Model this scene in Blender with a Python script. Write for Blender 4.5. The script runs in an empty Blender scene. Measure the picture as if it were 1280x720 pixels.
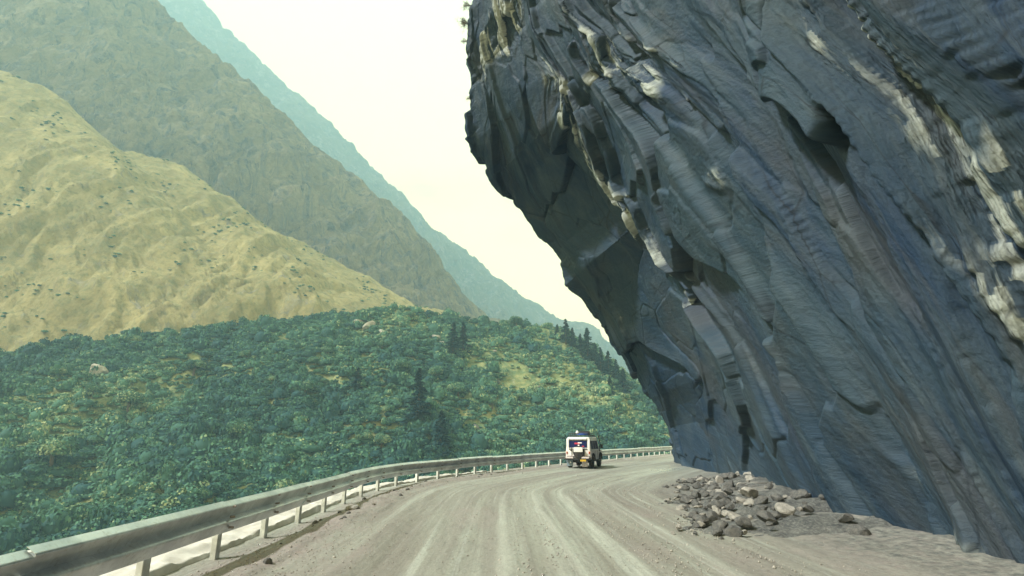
import bpy, math, random
import numpy as np
from mathutils import Vector, Matrix

random.seed(7)
RNG = np.random.default_rng(11)
sc = bpy.context.scene
COL = sc.collection

# ------------------------------------------------------------------ camera
F = 680.0; PITCH = math.radians(15.3); CAMZ = 2.0
cp, sp = math.cos(PITCH), math.sin(PITCH)
def P(px, py, D):
    """world point seen at photo pixel (px,py) whose forward distance is D"""
    a = (px - 640) / F; b = (360 - py) / F
    x, y, z = a, cp - b * sp, sp + b * cp
    k = D / y
    return np.array([x * k, D, CAMZ + z * k])
def G(px, py, z=0.0):
    a = (px - 640) / F; b = (360 - py) / F
    x, y, zz = a, cp - b * sp, sp + b * cp
    k = (z - CAMZ) / zz
    return np.array([x * k, y * k, z])
def proj(V):
    d = V[:, 1] * cp + (V[:, 2] - CAMZ) * sp
    u = -V[:, 1] * sp + (V[:, 2] - CAMZ) * cp
    d = np.where(d < 0.5, 0.5, d)
    return 640 + F * V[:, 0] / d, 360 - F * u / d

# ------------------------------------------------------------------ noise
def h2(ix, iy, seed):
    ix = ix.astype(np.int64); iy = iy.astype(np.int64)
    h = (ix * 374761393 + iy * 668265263 + seed * 1442695041) & 0xFFFFFFFF
    h = ((h ^ (h >> 13)) * 1274126177) & 0xFFFFFFFF
    h = ((h ^ (h >> 16)) * 2246822519) & 0xFFFFFFFF
    h = h ^ (h >> 13)
    return (h & 0xFFFFFF) / float(0x1000000)
def vn(x, y, seed=0):
    ix = np.floor(x); iy = np.floor(y); fx = x - ix; fy = y - iy
    fx = fx * fx * fx * (fx * (fx * 6 - 15) + 10); fy = fy * fy * fy * (fy * (fy * 6 - 15) + 10)
    a = h2(ix, iy, seed); b = h2(ix + 1, iy, seed); c = h2(ix, iy + 1, seed); d = h2(ix + 1, iy + 1, seed)
    return (a + (b - a) * fx + (c - a) * fy + (a - b - c + d) * fx * fy) * 2 - 1
def fbm(x, y, seed=0, oct=5, gain=.5):
    s = 0; a = 1; t = 0
    for i in range(oct):
        s = s + a * vn(x, y, seed + i * 17); t += a; a *= gain; x = x * 2.03 + 5.3; y = y * 2.03 + 1.7
    return s / t
def ridged(x, y, seed=0, oct=5, gain=.5):
    s = 0; a = 1; t = 0
    for i in range(oct):
        s = s + a * (1 - np.abs(vn(x, y, seed + i * 13)) * 2); t += a; a *= gain; x = x * 2.1 + 3.1; y = y * 2.1 + 8.2
    return s / t
def facets(q, r, seed, jit=.85):
    """broken plates: every cell of a jittered grid has its own height and tilt"""
    iq = np.floor(q); ir = np.floor(r)
    best = np.full(q.shape, 1e9); sec = np.full(q.shape, 1e9)
    bc = [np.zeros(q.shape) for _ in range(4)]
    for dq in (-1, 0, 1):
        for dr in (-1, 0, 1):
            cq = iq + dq; cr = ir + dr
            x = cq + .5 + (h2(cq, cr, seed) - .5) * jit; y = cr + .5 + (h2(cq, cr, seed + 1) - .5) * jit
            d = np.abs(q - x) + np.abs(r - y) * .8 + .3 * np.hypot(q - x, r - y)
            m = d < best
            sec = np.where(m, best, np.minimum(sec, d))
            best = np.where(m, d, best)
            for k, val in enumerate((x, y, cq, cr)):
                bc[k] = np.where(m, val, bc[k])
    off = h2(bc[2], bc[3], seed + 2) * 2 - 1
    tx = h2(bc[2], bc[3], seed + 3) * 2 - 1; ty = h2(bc[2], bc[3], seed + 4) * 2 - 1
    return off * .6 + tx * (q - bc[0]) * 1.1 + ty * (r - bc[1]) * 1.1, sec - best

def sm(a, b, x):
    t = np.clip((x - a) / (b - a), 0, 1); return t * t * (3 - 2 * t)

# ------------------------------------------------------------------ object helpers
def tag(o, label=None, cat=None, group=None, kind=None):
    if label: o['label'] = label
    if cat: o['category'] = cat
    if group: o['group'] = group
    if kind: o['kind'] = kind
    return o
def empty(name, loc=(0, 0, 0), rz=0.0):
    o = bpy.data.objects.new(name, None); COL.objects.link(o)
    o.location = tuple(loc); o.rotation_euler = (0, 0, rz); o.empty_display_size = .3
    return o
def link(name, me, mat=None, parent=None):
    o = bpy.data.objects.new(name, me); COL.objects.link(o)
    if mat is not None and len(me.materials) == 0: me.materials.append(mat)
    if parent is not None: o.parent = parent
    return o
def npmesh(name, V, Fc, smooth=False, attrs=None, uv=None):
    V = np.asarray(V, dtype=np.float32); Fc = np.asarray(Fc, dtype=np.int32)
    me = bpy.data.meshes.new(name)
    n = Fc.shape[1]; nf = len(Fc)
    me.vertices.add(len(V)); me.vertices.foreach_set('co', V.ravel())
    me.loops.add(nf * n); me.loops.foreach_set('vertex_index', Fc.ravel())
    me.polygons.add(nf)
    me.polygons.foreach_set('loop_start', np.arange(0, nf * n, n, dtype=np.int32))
    if smooth: me.polygons.foreach_set('use_smooth', np.ones(nf, dtype=bool))
    me.update(calc_edges=True)
    if attrs:
        for k, a in attrs.items():
            at = me.attributes.new(k, 'FLOAT', 'POINT'); at.data.foreach_set('value', np.asarray(a, dtype=np.float32))
    if uv is not None:
        l = me.uv_layers.new(name='UVMap')
        l.data.foreach_set('uv', np.asarray(uv, dtype=np.float32)[Fc.ravel()].ravel())
    return me
def gridfaces(nu, nv):
    i, j = np.meshgrid(np.arange(nu - 1), np.arange(nv - 1), indexing='ij')
    a = (i * nv + j).ravel()
    return np.stack([a, a + nv, a + nv + 1, a + 1], 1)

class MB:
    """collects boxes, prisms and tubes into one mesh"""
    def __init__(s): s.v = []; s.f = []
    def add(s, v, f):
        b = len(s.v); s.v += [tuple(p) for p in v]; s.f += [tuple(b + i for i in q) for q in f]; return s
    def box(s, c, d, rot=None):
        x, y, z = d[0] / 2, d[1] / 2, d[2] / 2
        v = [Vector((sx * x, sy * y, sz * z)) for sx in (-1, 1) for sy in (-1, 1) for sz in (-1, 1)]
        if rot is not None: v = [rot @ p for p in v]
        v = [p + Vector(c) for p in v]
        return s.add(v, [(0, 1, 3, 2), (4, 6, 7, 5), (0, 4, 5, 1), (2, 3, 7, 6), (0, 2, 6, 4), (1, 5, 7, 3)])
    def prism(s, pts, x0, x1):
        """polygon in (y,z) pushed along x"""
        n = len(pts)
        v = [(x0, p[0], p[1]) for p in pts] + [(x1, p[0], p[1]) for p in pts]
        f = [tuple(range(n)), tuple(range(2 * n - 1, n - 1, -1))]
        f += [(i, i + n, (i + 1) % n + n, (i + 1) % n) for i in range(n)]
        return s.add(v, f)
    def tube(s, pts, r, n=8, cap=True):
        pts = [Vector(p) for p in pts]; rr = r if isinstance(r, (list, tuple)) else [r] * len(pts)
        rings = []
        for i, p in enumerate(pts):
            t = (pts[min(i + 1, len(pts) - 1)] - pts[max(i - 1, 0)]).normalized()
            a = t.cross(Vector((0, 0, 1)) if abs(t.z) < .9 else Vector((1, 0, 0))).normalized(); b = t.cross(a)
            rings.append([p + (a * math.cos(k * 2 * math.pi / n) + b * math.sin(k * 2 * math.pi / n)) * rr[i] for k in range(n)])
        v = [q for g in rings for q in g]
        f = [(i * n + k, i * n + (k + 1) % n, (i + 1) * n + (k + 1) % n, (i + 1) * n + k) for i in range(len(pts) - 1) for k in range(n)]
        if cap: f += [tuple(range(n - 1, -1, -1)), tuple(range((len(pts) - 1) * n, len(pts) * n))]
        return s.add(v, f)
    def lathe(s, prof, c, axis='x', n=24):
        """prof: (radius, offset along axis)"""
        v = []
        for r, h in prof:
            for k in range(n):
                a = 2 * math.pi * k / n
                q = (h, r * math.cos(a), r * math.sin(a)) if axis == 'x' else ((r * math.cos(a), h, r * math.sin(a)) if axis == 'y' else (r * math.cos(a), r * math.sin(a), h))
                v.append((q[0] + c[0], q[1] + c[1], q[2] + c[2]))
        m = len(prof)
        f = [(i * n + k, i * n + (k + 1) % n, (i + 1) * n + (k + 1) % n, (i + 1) * n + k) for i in range(m - 1) for k in range(n)]
        f += [tuple(range(n)), tuple(range((m - 1) * n, m * n))]
        return s.add(v, f)
    def build(s, name, mat, parent=None, bevel=0, seg=2, smooth=False):
        me = bpy.data.meshes.new(name); me.from_pydata([tuple(p) for p in s.v], [], s.f); me.update()
        import bmesh
        bm = bmesh.new(); bm.from_mesh(me); bmesh.ops.recalc_face_normals(bm, faces=bm.faces)
        if bevel: bmesh.ops.bevel(bm, geom=list(bm.edges), offset=bevel, segments=seg, profile=.6, affect='EDGES', clamp_overlap=True)
        bm.to_mesh(me); bm.free()
        if smooth or bevel:
            me.polygons.foreach_set('use_smooth', [True] * len(me.polygons))
            me.set_sharp_from_angle(angle=math.radians(38))
        return link(name, me, mat, parent)

# ------------------------------------------------------------------ materials
class NT:
    def __init__(s, name):
        s.m = bpy.data.materials.new(name); s.m.use_nodes = True; s.t = s.m.node_tree; s.n = s.t.nodes; s.l = s.t.links
        s.b = s.n['Principled BSDF']
    def node(s, typ, **k):
        q = s.n.new(typ)
        for a, v in k.items(): setattr(q, a, v)
        return q
    def put(s, sock, v):
        if hasattr(v, 'node') or isinstance(v, bpy.types.NodeSocket): s.l.new(v, sock)
        else: sock.default_value = v
    def coord(s, kind='Object', scale=(1, 1, 1), rot=(0, 0, 0)):
        tc = s.node('ShaderNodeTexCoord'); mp = s.node('ShaderNodeMapping')
        mp.inputs['Scale'].default_value = scale; mp.inputs['Rotation'].default_value = rot
        s.l.new(tc.outputs[kind], mp.inputs[0]); return mp.outputs[0]
    def noise(s, vec, scale=5, detail=6, rough=.55, dist=0.0, typ='FBM'):
        q = s.node('ShaderNodeTexNoise'); q.noise_type = typ
        s.put(q.inputs['Vector'], vec); q.inputs['Scale'].default_value = scale; q.inputs['Detail'].default_value = detail
        q.inputs['Roughness'].default_value = rough; q.inputs['Distortion'].default_value = dist
        return q.outputs[0]
    def vor(s, vec, scale=5, feature='F1', out='Distance', rnd=1.0):
        q = s.node('ShaderNodeTexVoronoi'); q.feature = feature
        s.put(q.inputs['Vector'], vec); q.inputs['Scale'].default_value = scale; q.inputs['Randomness'].default_value = rnd
        return q.outputs[out]
    def ramp(s, fac, stops, interp='LINEAR'):
        q = s.node('ShaderNodeValToRGB'); q.color_ramp.interpolation = interp; s.put(q.inputs[0], fac)
        e = q.color_ramp.elements
        while len(e) < len(stops): e.new(.5)
        for el, (p, c) in zip(e, stops):
            el.position = p; el.color = (c, c, c, 1) if isinstance(c, (int, float)) else (c[0], c[1], c[2], 1)
        return q.outputs[0]
    def mix(s, fac, a, b, mode='MIX'):
        q = s.node('ShaderNodeMix'); q.data_type = 'RGBA'; q.blend_type = mode
        s.put(q.inputs[0], fac)
        for sock, v in ((q.inputs[6], a), (q.inputs[7], b)):
            if isinstance(v, tuple): v = (v[0], v[1], v[2], 1)
            s.put(sock, v)
        return q.outputs[2]
    def math(s, op, a, b=0.0, clamp=False):
        q = s.node('ShaderNodeMath'); q.operation = op; q.use_clamp = clamp; s.put(q.inputs[0], a); s.put(q.inputs[1], b); return q.outputs[0]
    def attr(s, name, out='Fac'):
        q = s.node('ShaderNodeAttribute'); q.attribute_name = name; return q.outputs[out]
    def bump(s, height, strength=.5, dist=.1, prev=None):
        q = s.node('ShaderNodeBump'); s.put(q.inputs['Height'], height); q.inputs['Strength'].default_value = strength; q.inputs['Distance'].default_value = dist
        if prev is not None: s.l.new(prev, q.inputs['Normal'])
        return q.outputs[0]
    def out(s, color=None, rough=.8, normal=None, metal=0.0, spec=.3):
        if color is not None:
            if isinstance(color, tuple): color = (color[0], color[1], color[2], 1)
            s.put(s.b.inputs['Base Color'], color)
        s.put(s.b.inputs['Roughness'], rough); s.put(s.b.inputs['Metallic'], metal); s.b.inputs['Specular IOR Level'].default_value = spec
        if normal is not None: s.l.new(normal, s.b.inputs['Normal'])
        return s.m

def mat_plain(name, col, rough=.5, metal=0.0, spec=.4, var=.15, scale=6, dirt=None, dirtamt=.4):
    t = NT(name); v = t.coord('Object')
    n = t.noise(v, scale, 6, .6)
    dark = tuple(c * (1 - var) for c in col)
    c = t.mix(t.ramp(n, [(.35, 0.0), (.65, 1.0)]), dark, tuple(min(1, c * (1 + var * .4)) for c in col))
    if dirt:
        n2 = t.noise(v, scale * .45, 8, .7)
        c = t.mix(t.math('MULTIPLY', t.ramp(n2, [(.42, 0.0), (.68, 1.0)]), dirtamt), c, dirt)
    return t.out(c, rough, None, metal, spec)

# rock of the overhang: strata frame, vectors fixed below
def mat_cliff():
    t = NT('slate_rock')
    v = t.coord('UV')                                  # u,v = metres across / along the beds
    mp = t.node('ShaderNodeMapping'); mp.inputs['Scale'].default_value = (1.0, .28, 1.0); t.l.new(v, mp.inputs[0]); vs = mp.outputs[0]
    mp2 = t.node('ShaderNodeMapping'); mp2.inputs['Scale'].default_value = (1.0, .12, 1.0); mp2.inputs['Rotation'].default_value = (0, 0, .12); t.l.new(v, mp2.inputs[0]); vl = mp2.outputs[0]
    big = t.noise(vs, .35, 5, .6, .4)
    mid = t.noise(vs, 1.6, 8, .65, .3)
    fine = t.noise(v, 7, 8, .7)
    streak = t.noise(vl, 2.2, 7, .65, .2)
    c = t.mix(t.ramp(big, [(.35, 0.0), (.62, 1.0)]), (0.008, 0.025, 0.059), (0.025, 0.047, 0.068))
    c = t.mix(t.math('MULTIPLY', t.ramp(mid, [(.45, 0.0), (.7, 1.0)]), .4), c, (0.068, 0.090, 0.101))
    c = t.mix(t.math('MULTIPLY', t.ramp(streak, [(.5, 0.0), (.72, 1.0)]), .3), c, (0.089, 0.113, 0.119))
    # iron brown stain patches
    br = t.noise(vs, .5, 6, .6, .8)
    c = t.mix(t.math('MULTIPLY', t.ramp(br, [(.52, 0.0), (.66, 1.0)]), .4), c, (0.060, 0.059, 0.054))
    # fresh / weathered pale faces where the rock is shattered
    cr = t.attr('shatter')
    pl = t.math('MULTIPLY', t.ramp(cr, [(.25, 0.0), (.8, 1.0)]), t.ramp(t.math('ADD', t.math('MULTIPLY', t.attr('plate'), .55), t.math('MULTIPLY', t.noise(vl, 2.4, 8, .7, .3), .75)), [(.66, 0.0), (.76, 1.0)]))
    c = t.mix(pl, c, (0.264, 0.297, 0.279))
    # fine dark joints
    j = t.vor(vs, 1.1, 'DISTANCE_TO_EDGE')
    jm = t.math('MULTIPLY', t.ramp(j, [(0.0, 1.0), (.022, 0.0)]), t.ramp(t.noise(vs, .8, 3), [(.46, 0.0), (.6, .8)]))
    c = t.mix(jm, c, (0.010, 0.016, 0.023))
    c = t.mix(t.ramp(fine, [(.3, .35), (.6, 0.0)]), c, (0.017, 0.027, 0.036))
    mp3 = t.node('ShaderNodeMapping'); mp3.inputs['Scale'].default_value = (1.0, .4, 1.0); mp3.inputs['Rotation'].default_value = (0, 0, -.35); t.l.new(v, mp3.inputs[0])
    chip = t.vor(mp3.outputs[0], 2.6, 'F1', 'Distance'); chip2 = t.vor(mp3.outputs[0], 7.5, 'F1', 'Distance')
    rg = t.ramp(cr, [(0.0, .3), (.6, .9)])
    b = t.bump(mid, .3, .12)
    b = t.bump(t.math('MULTIPLY', chip, rg), .75, .2, b)
    b = t.bump(t.math('MULTIPLY', chip2, rg), .7, .09, b)
    b = t.bump(streak, .18, .06, b)
    b = t.bump(fine, .8, .06, b)
    b = t.bump(jm, -.6, .05, b)
    return t.out(c, t.ramp(mid, [(.3, .5), (.7, .78)]), b, 0, .14)

def mat_road():
    t = NT('dusty_gravel')
    v = t.coord('UV')     # u along the road in metres, v across in metres
    def mapped(sx, sy, rz=0):
        mp = t.node('ShaderNodeMapping'); mp.inputs['Scale'].default_value = (sx, sy, 1); mp.inputs['Rotation'].default_value = (0, 0, rz); t.l.new(v, mp.inputs[0]); return mp.outputs[0]
    wide = t.noise(mapped(.035, .55), 1.0, 4, .5, .3)
    ruts = t.noise(mapped(.03, 1.7), 1.0, 5, .6, .25)
    lines = t.noise(mapped(.05, 7.0, .01), 1.0, 5, .65, .15)
    patch = t.noise(mapped(.25, .35), 1.0, 7, .6)
    grit = t.noise(mapped(9, 9), 1.0, 6, .75)
    peb = t.vor(mapped(16, 16), 1.0, 'F1', 'Distance')
    c = t.mix(t.ramp(wide, [(.38, 0.0), (.62, 1.0)]), (0.156, 0.154, 0.133), (0.241, 0.263, 0.225))
    c = t.mix(t.math('MULTIPLY', t.ramp(ruts, [(.40, 1.0), (.55, 0.0)]), .55), c, (0.133, 0.126, 0.111))
    c = t.mix(t.math('MULTIPLY', t.ramp(ruts, [(.56, 0.0), (.68, 1.0)]), .6), c, (0.349, 0.384, 0.346))
    c = t.mix(t.math('MULTIPLY', t.ramp(lines, [(.55, 0.0), (.66, 1.0)]), .45), c, (0.327, 0.362, 0.330))
    c = t.mix(t.math('MULTIPLY', t.ramp(lines, [(.34, 1.0), (.45, 0.0)]), .35), c, (0.119, 0.116, 0.105))
    c = t.mix(t.math('MULTIPLY', t.ramp(patch, [(.5, 0.0), (.7, 1.0)]), .5), c, (0.164, 0.154, 0.141))
    lo = t.attr('loose')
    c = t.mix(t.math('MULTIPLY', lo, t.ramp(t.noise(mapped(1.2, 1.8), 1.0, 8, .75), [(.4, .25), (.6, .95)])), c, (0.195, 0.170, 0.161))
    sc2 = t.attr('scree')
    c = t.mix(t.math('MULTIPLY', sc2, t.ramp(t.noise(mapped(3, 3), 1.0, 8, .8), [(.38, .4), (.56, 1.0)])), c, t.mix(t.ramp(t.noise(mapped(5, 5), 1.0, 5, .8), [(.4, 0.0), (.62, 1.0)]), (0.052, 0.059, 0.059), (0.187, 0.192, 0.173)))
    c = t.mix(t.ramp(grit, [(.32, .55), (.5, 0.0)]), c, (0.091, 0.086, 0.076))
    c = t.mix(t.math('MULTIPLY', t.ramp(grit, [(.60, 0.0), (.74, 1.0)]), .5), c, (0.363, 0.391, 0.362))
    b = t.bump(lines, .35, .02)
    b = t.bump(t.noise(mapped(1.6, 2.2), 1.0, 7, .7), .8, .05, b); b = t.bump(grit, .9, .025, b)
    b = t.bump(t.ramp(peb, [(0.0, 1.0), (.4, 0.0)]), .25, .012, b)
    r = t.ramp(t.math('ADD', t.math('MULTIPLY', ruts, .6), t.math('MULTIPLY', patch, .4)), [(.42, .9), (.60, .55)])
    tk = t.attr('track'); c = t.mix(t.ramp(tk, [(.58, 0.0), (1.0, .42)]), c, (0.345, 0.369, 0.326)); c = t.mix(t.ramp(tk, [(.05, .5), (.42, 0.0)]), c, (0.135, 0.129, 0.107))
    dm = t.attr('damp_sheen'); c = t.mix(t.math('MULTIPLY', dm, .5), c, (0.330, 0.369, 0.326))  # damp patch: its bright wet sheen is painted in as lighter colour
    r = t.mix(dm, r, (0.165, 0.162, 0.153))
    return t.out(c, r, b, 0, .45)

def mat_hill(name, cols, sc_=.05, bump=.6, bd=1.0, rockc=None, rlo=.5, rhi=.62, attr=None):
    """cols: low, mid, high tone of ground cover"""
    t = NT(name); v = t.coord('Object'); n = t.noise(v, sc_, 9, .65, .4); n2 = t.noise(v, sc_ * 7, 8, .7)
    mp = t.node('ShaderNodeMapping'); mp.inputs['Scale'].default_value = (1, 1, .45); t.l.new(v, mp.inputs[0])
    n3 = t.noise(mp.outputs[0], sc_ * 2.2, 10, .72, 1.4)
    c = t.mix(t.ramp(n, [(.38, 0.0), (.62, 1.0)]), cols[0], cols[1])
    c = t.mix(t.math('MULTIPLY', t.ramp(n2, [(.46, 0.0), (.64, 1.0)]), .7), c, cols[2])
    if rockc:
        geo = t.attr(attr) if attr else t.ramp(n3, [(rlo, 0.0), (rhi, 1.0)])
        m = t.math('MULTIPLY', geo, t.ramp(n3, [(rlo - .12, .3), (rhi, 1.0)])) if attr else geo
        c = t.mix(m, c, t.mix(t.ramp(n2, [(.4, 0.0), (.6, 1.0)]), rockc[0], rockc[1]))
    b = t.bump(n3, bump, bd * 2.2); b = t.bump(n2, bump, bd, b)
    return t.out(c, .9, b, 0, .15)

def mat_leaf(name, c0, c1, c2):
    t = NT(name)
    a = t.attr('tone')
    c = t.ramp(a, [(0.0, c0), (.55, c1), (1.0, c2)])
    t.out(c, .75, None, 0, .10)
    t.b.inputs['Subsurface Weight'].default_value = 0
    return t.m

M = {}
M['cliff'] = mat_cliff()
M['road'] = mat_road()
M['hill'] = mat_hill('scrub_ground', [(0.072, 0.125, 0.066), (0.180, 0.213, 0.094), (0.288, 0.275, 0.132)], .06, .6, 1.0, ((0.204, 0.200, 0.154), (0.360, 0.362, 0.286)), .60, .70)
M['grass'] = mat_hill('dry_grass_slope', [(0.270, 0.240, 0.115), (0.419, 0.364, 0.184), (0.162, 0.182, 0.092)], .03, 1.0, 2.2, ((0.135, 0.143, 0.115), (0.324, 0.299, 0.230)), .57, .66)
M['mount'] = mat_hill('grassy_rock_mountain', [(.25, .22, .16), (.38, .33, .24), (.17, .16, .13)], .022, 1.0, 7, ((.06, .075, .10), (.20, .205, .22)), .47, .60)
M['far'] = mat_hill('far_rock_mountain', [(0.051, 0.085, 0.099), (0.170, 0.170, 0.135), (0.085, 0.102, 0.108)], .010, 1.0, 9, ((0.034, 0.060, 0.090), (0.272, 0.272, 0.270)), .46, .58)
M['valley'] = mat_hill('valley_scrub', [(.03, .055, .035), (.06, .085, .045), (.09, .10, .05)], .03, .4, 1)
M['bank'] = mat_hill('embankment_rubble', [(.16, .15, .13), (.30, .29, .25), (.42, .41, .37)], .6, .8, .12)
M['leaf'] = mat_leaf('shrub_leaves', (.012, .046, .052), (.062, .155, .100), (.33, .37, .20))
M['needle'] = mat_leaf('conifer_needles', (.005, .028, .046), (.010, .046, .060), (.030, .085, .075))
M['dryleaf'] = mat_leaf('dry_twigs', (.07, .06, .045), (.13, .11, .07), (.20, .19, .10))
M['bark'] = mat_plain('bark', (.10, .08, .06), .9, var=.4, scale=9)
M['scree'] = mat_hill('slate_scree', [(.09, .10, .105), (.19, .20, .19), (.32, .33, .31)], 2.2, 1.0, .10)
M['stone'] = mat_hill('rubble_stone', [(.19, .185, .17), (.33, .32, .29), (.44, .43, .39)], 1.7, .6, .05)
M['stone_dark'] = mat_hill('dark_rubble_stone', [(.06, .065, .07), (.13, .13, .125), (.20, .20, .18)], 1.9, .6, .05)
M['coping'] = mat_plain('pale_concrete', (.44, .44, .41), .85, var=.25, scale=2.5, dirt=(.30, .28, .24), dirtamt=.5)

def mat_galv():
    t = NT('galvanised_steel'); v = t.coord('Object')
    n = t.noise(v, 1.3, 7, .65); n2 = t.noise(v, 14, 5, .7)
    c = t.mix(t.ramp(n, [(.38, 0.0), (.62, 1.0)]), (.42, .46, .50), (.70, .74, .76))
    c = t.mix(t.math('MULTIPLY', t.ramp(n2, [(.52, 0.0), (.68, 1.0)]), .4), c, (.30, .29, .26))
    return t.out(c, t.ramp(n, [(.3, .30), (.7, .42)]), None, .92, .5)
M['galv'] = mat_galv()
M['rusty'] = mat_plain('weathered_bolt', (.20, .18, .16), .8)
M['post'] = mat_plain('post_paint', (.60, .64, .62), .55, .25, var=.3, scale=5, dirt=(.25, .23, .20), dirtamt=.5)
M['white_paint'] = mat_plain('dusty_white_paint', (.66, .67, .66), .42, 0, .5, var=.08, scale=3, dirt=(.42, .40, .38), dirtamt=.45)
M['side_paint'] = mat_plain('dusty_side_paint', (.56, .52, .53), .45, 0, .5, var=.12, scale=3, dirt=(.40, .34, .30), dirtamt=.6)
M['rubber'] = mat_plain('rubber', (.022, .022, .024), .85, 0, .3, var=.3, scale=8, dirt=(.12, .11, .09), dirtamt=.5)
M['black'] = mat_plain('black_plastic', (.018, .02, .024), .5, 0, .4, var=.3)
M['glass'] = mat_plain('tinted_glass', (.006, .014, .070), .55, 0, .12, var=.2)
M['chrome'] = mat_plain('worn_chrome', (.62, .62, .60), .28, .9, .5, var=.15)
M['red'] = mat_plain('red_lens', (.38, .02, .02), .25, 0, .5, var=.1)
M['amber'] = mat_plain('amber_lens', (.65, .22, .02), .25, 0, .5, var=.1)
M['yellow'] = mat_plain('yellow_plate', (.78, .52, .04), .45, 0, .4, var=.05)
M['bluefab'] = mat_plain('blue_tarp', (.02, .09, .42), .6, 0, .3, var=.3, scale=9)
M['mudflap'] = mat_plain('grey_blue_mudflap', (.19, .25, .30), .7, 0, .3, var=.25, scale=12)
M['mudflap_dusty'] = mat_plain('dusty_mudflap', (.40, .37, .38), .7, 0, .3, var=.25, scale=12)
M['sticker_red'] = mat_plain('red_sticker', (.50, .03, .07), .5)
M['sticker_white'] = mat_plain('white_sticker', (.75, .75, .75), .5)
M['ink'] = mat_plain('plate_ink', (.16, .10, .03), .5)

# ------------------------------------------------------------------ overhanging cliff
SIL = [(846, 580, 47.5), (842, 556, 47), (838, 532, 46), (826, 512, 45.2), (812, 497, 44.6), (797, 470, 43.6), (783, 448, 43), (766, 426, 42), (751, 402, 41.3),
       (741, 388, 40.8), (727, 372, 40), (708, 356, 39.2), (703, 335, 38.6), (694, 318, 38), (682, 304, 37.4), (664, 284, 36.6), (652, 268, 36), (636, 245, 35.2), (627, 238, 34.8),
       (614, 226, 34.2), (604, 204, 33.4), (593, 180, 32.6), (589, 160, 32), (587, 140, 31.4), (585, 117, 30.8), (591, 105, 30.4), (586, 82, 29.8), (580, 62, 29.3),
       (581, 50, 29), (584, 36, 28.6), (586, 15, 28), (590, -5, 27.6), (596, -40, 27), (612, -90, 26), (640, -150, 25)]
E = np.array([P(*p) for p in SIL])
E[0, 2] = min(E[0, 2], -.6)
E = np.vstack([[E[0, 0], E[0, 1], -3.0], E, [E[-1, 0] + 5, E[-1, 1] + 5, E[-1, 2] + 3], [E[-1, 0] + 25, E[-1, 1] + 9, E[-1, 2] + 6]])
zo = np.argsort(E[:, 2]); E = E[zo]
NZ, NS = 1080, 1180
# rows denser low down
zt = np.linspace(0, 1, NZ); Z = -1.5 + (E[-1, 2] + 1.5) * (zt * .75 + .25 * zt ** 2)
ex = np.interp(Z, E[:, 2], E[:, 0]); ey = np.interp(Z, E[:, 2], E[:, 1])
def rowcurve(z, ex, ey):
    zz = max(z, 0)
    L = min(zz, 26)
    N0 = (17 - .12 * L, -22); N1 = (11.0 - .18 * L, -2); N2 = (8.6 - .27 * L + .004 * L * L, 12); N3 = (8.6 + (ex - 8.6) * .38 - .10 * L + (0.8 if z < 3 else .8), 12 + (ey - 12) * .50)
    B1 = (ex + .25, ey + 1.0); B2 = (ex + 1.6, ey + 3.2); B3 = (ex + 8, ey + 7); B4 = (ex + 34, ey + 13)
    return [N0, N1, N2, N3, (ex, ey), B1, B2, B3, B4]
knots = np.array([0, .05, .27, .56, .90, .925, .95, .975, 1.0])
S = np.linspace(0, 1, NS)
CX = np.zeros((NZ, 9)); CY = np.zeros((NZ, 9))
for i in range(NZ):
    c = rowcurve(Z[i], ex[i], ey[i])
    CX[i] = [p[0] for p in c]; CY[i] = [p[1] for p in c]
def hermite(Yk, k, s):
    d = np.diff(Yk, axis=1) / np.diff(k)
    m = np.zeros_like(Yk); m[:, 1:-1] = (d[:, 1:] + d[:, :-1]) / 2; m[:, 0] = d[:, 0]; m[:, -1] = d[:, -1]
    # sharp turn at the nose of the overhang (knot 4)
    idx = np.clip(np.searchsorted(k, s, side='right') - 1, 0, len(k) - 2)
    h = (k[idx + 1] - k[idx]); t = (s - k[idx]) / h
    mm0 = m[:, idx]; mm1 = m[:, idx + 1]
    mm1 = np.where(idx + 1 >= 4, d[:, idx], mm1); mm0 = np.where(idx >= 4, d[:, idx], mm0)
    y0 = Yk[:, idx]; y1 = Yk[:, idx + 1]
    return (2*t**3-3*t**2+1)*y0 + (t**3-2*t**2+t)*h*mm0 + (-2*t**3+3*t**2)*y1 + (t**3-t**2)*h*mm1
X = hermite(CX, knots, S); Y = hermite(CY, knots, S); ZZ = np.repeat(Z[:, None], NS, 1)
V = np.stack([X, Y, ZZ], -1)
du = np.gradient(V, axis=1); dv = np.gradient(V, axis=0)
N = np.cross(du, dv); N /= np.linalg.norm(N, axis=-1, keepdims=True) + 1e-9
# make the normals look to the road side (-x)
if N[NZ // 2, NS // 2, 0] > 0: N = -N
dB = np.array([16.5, 16.5, -20.5]); dB /= np.linalg.norm(dB)            # direction of the beds
fd = np.array([.30, .95, 0]); n0 = np.cross(dB, fd); n0 /= np.linalg.norm(n0)
qd = np.cross(dB, n0); qd /= np.linalg.norm(qd)
if qd[0] < 0 and qd[1] > 0: qd = -qd
Q = V @ qd; R = V @ dB; NN = V @ n0
fp = V.reshape(-1, 3); px, py = proj(fp); px = px.reshape(X.shape); py = py.reshape(X.shape)
sdepth = np.clip(Y, 6, 60) / 32.0
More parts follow.
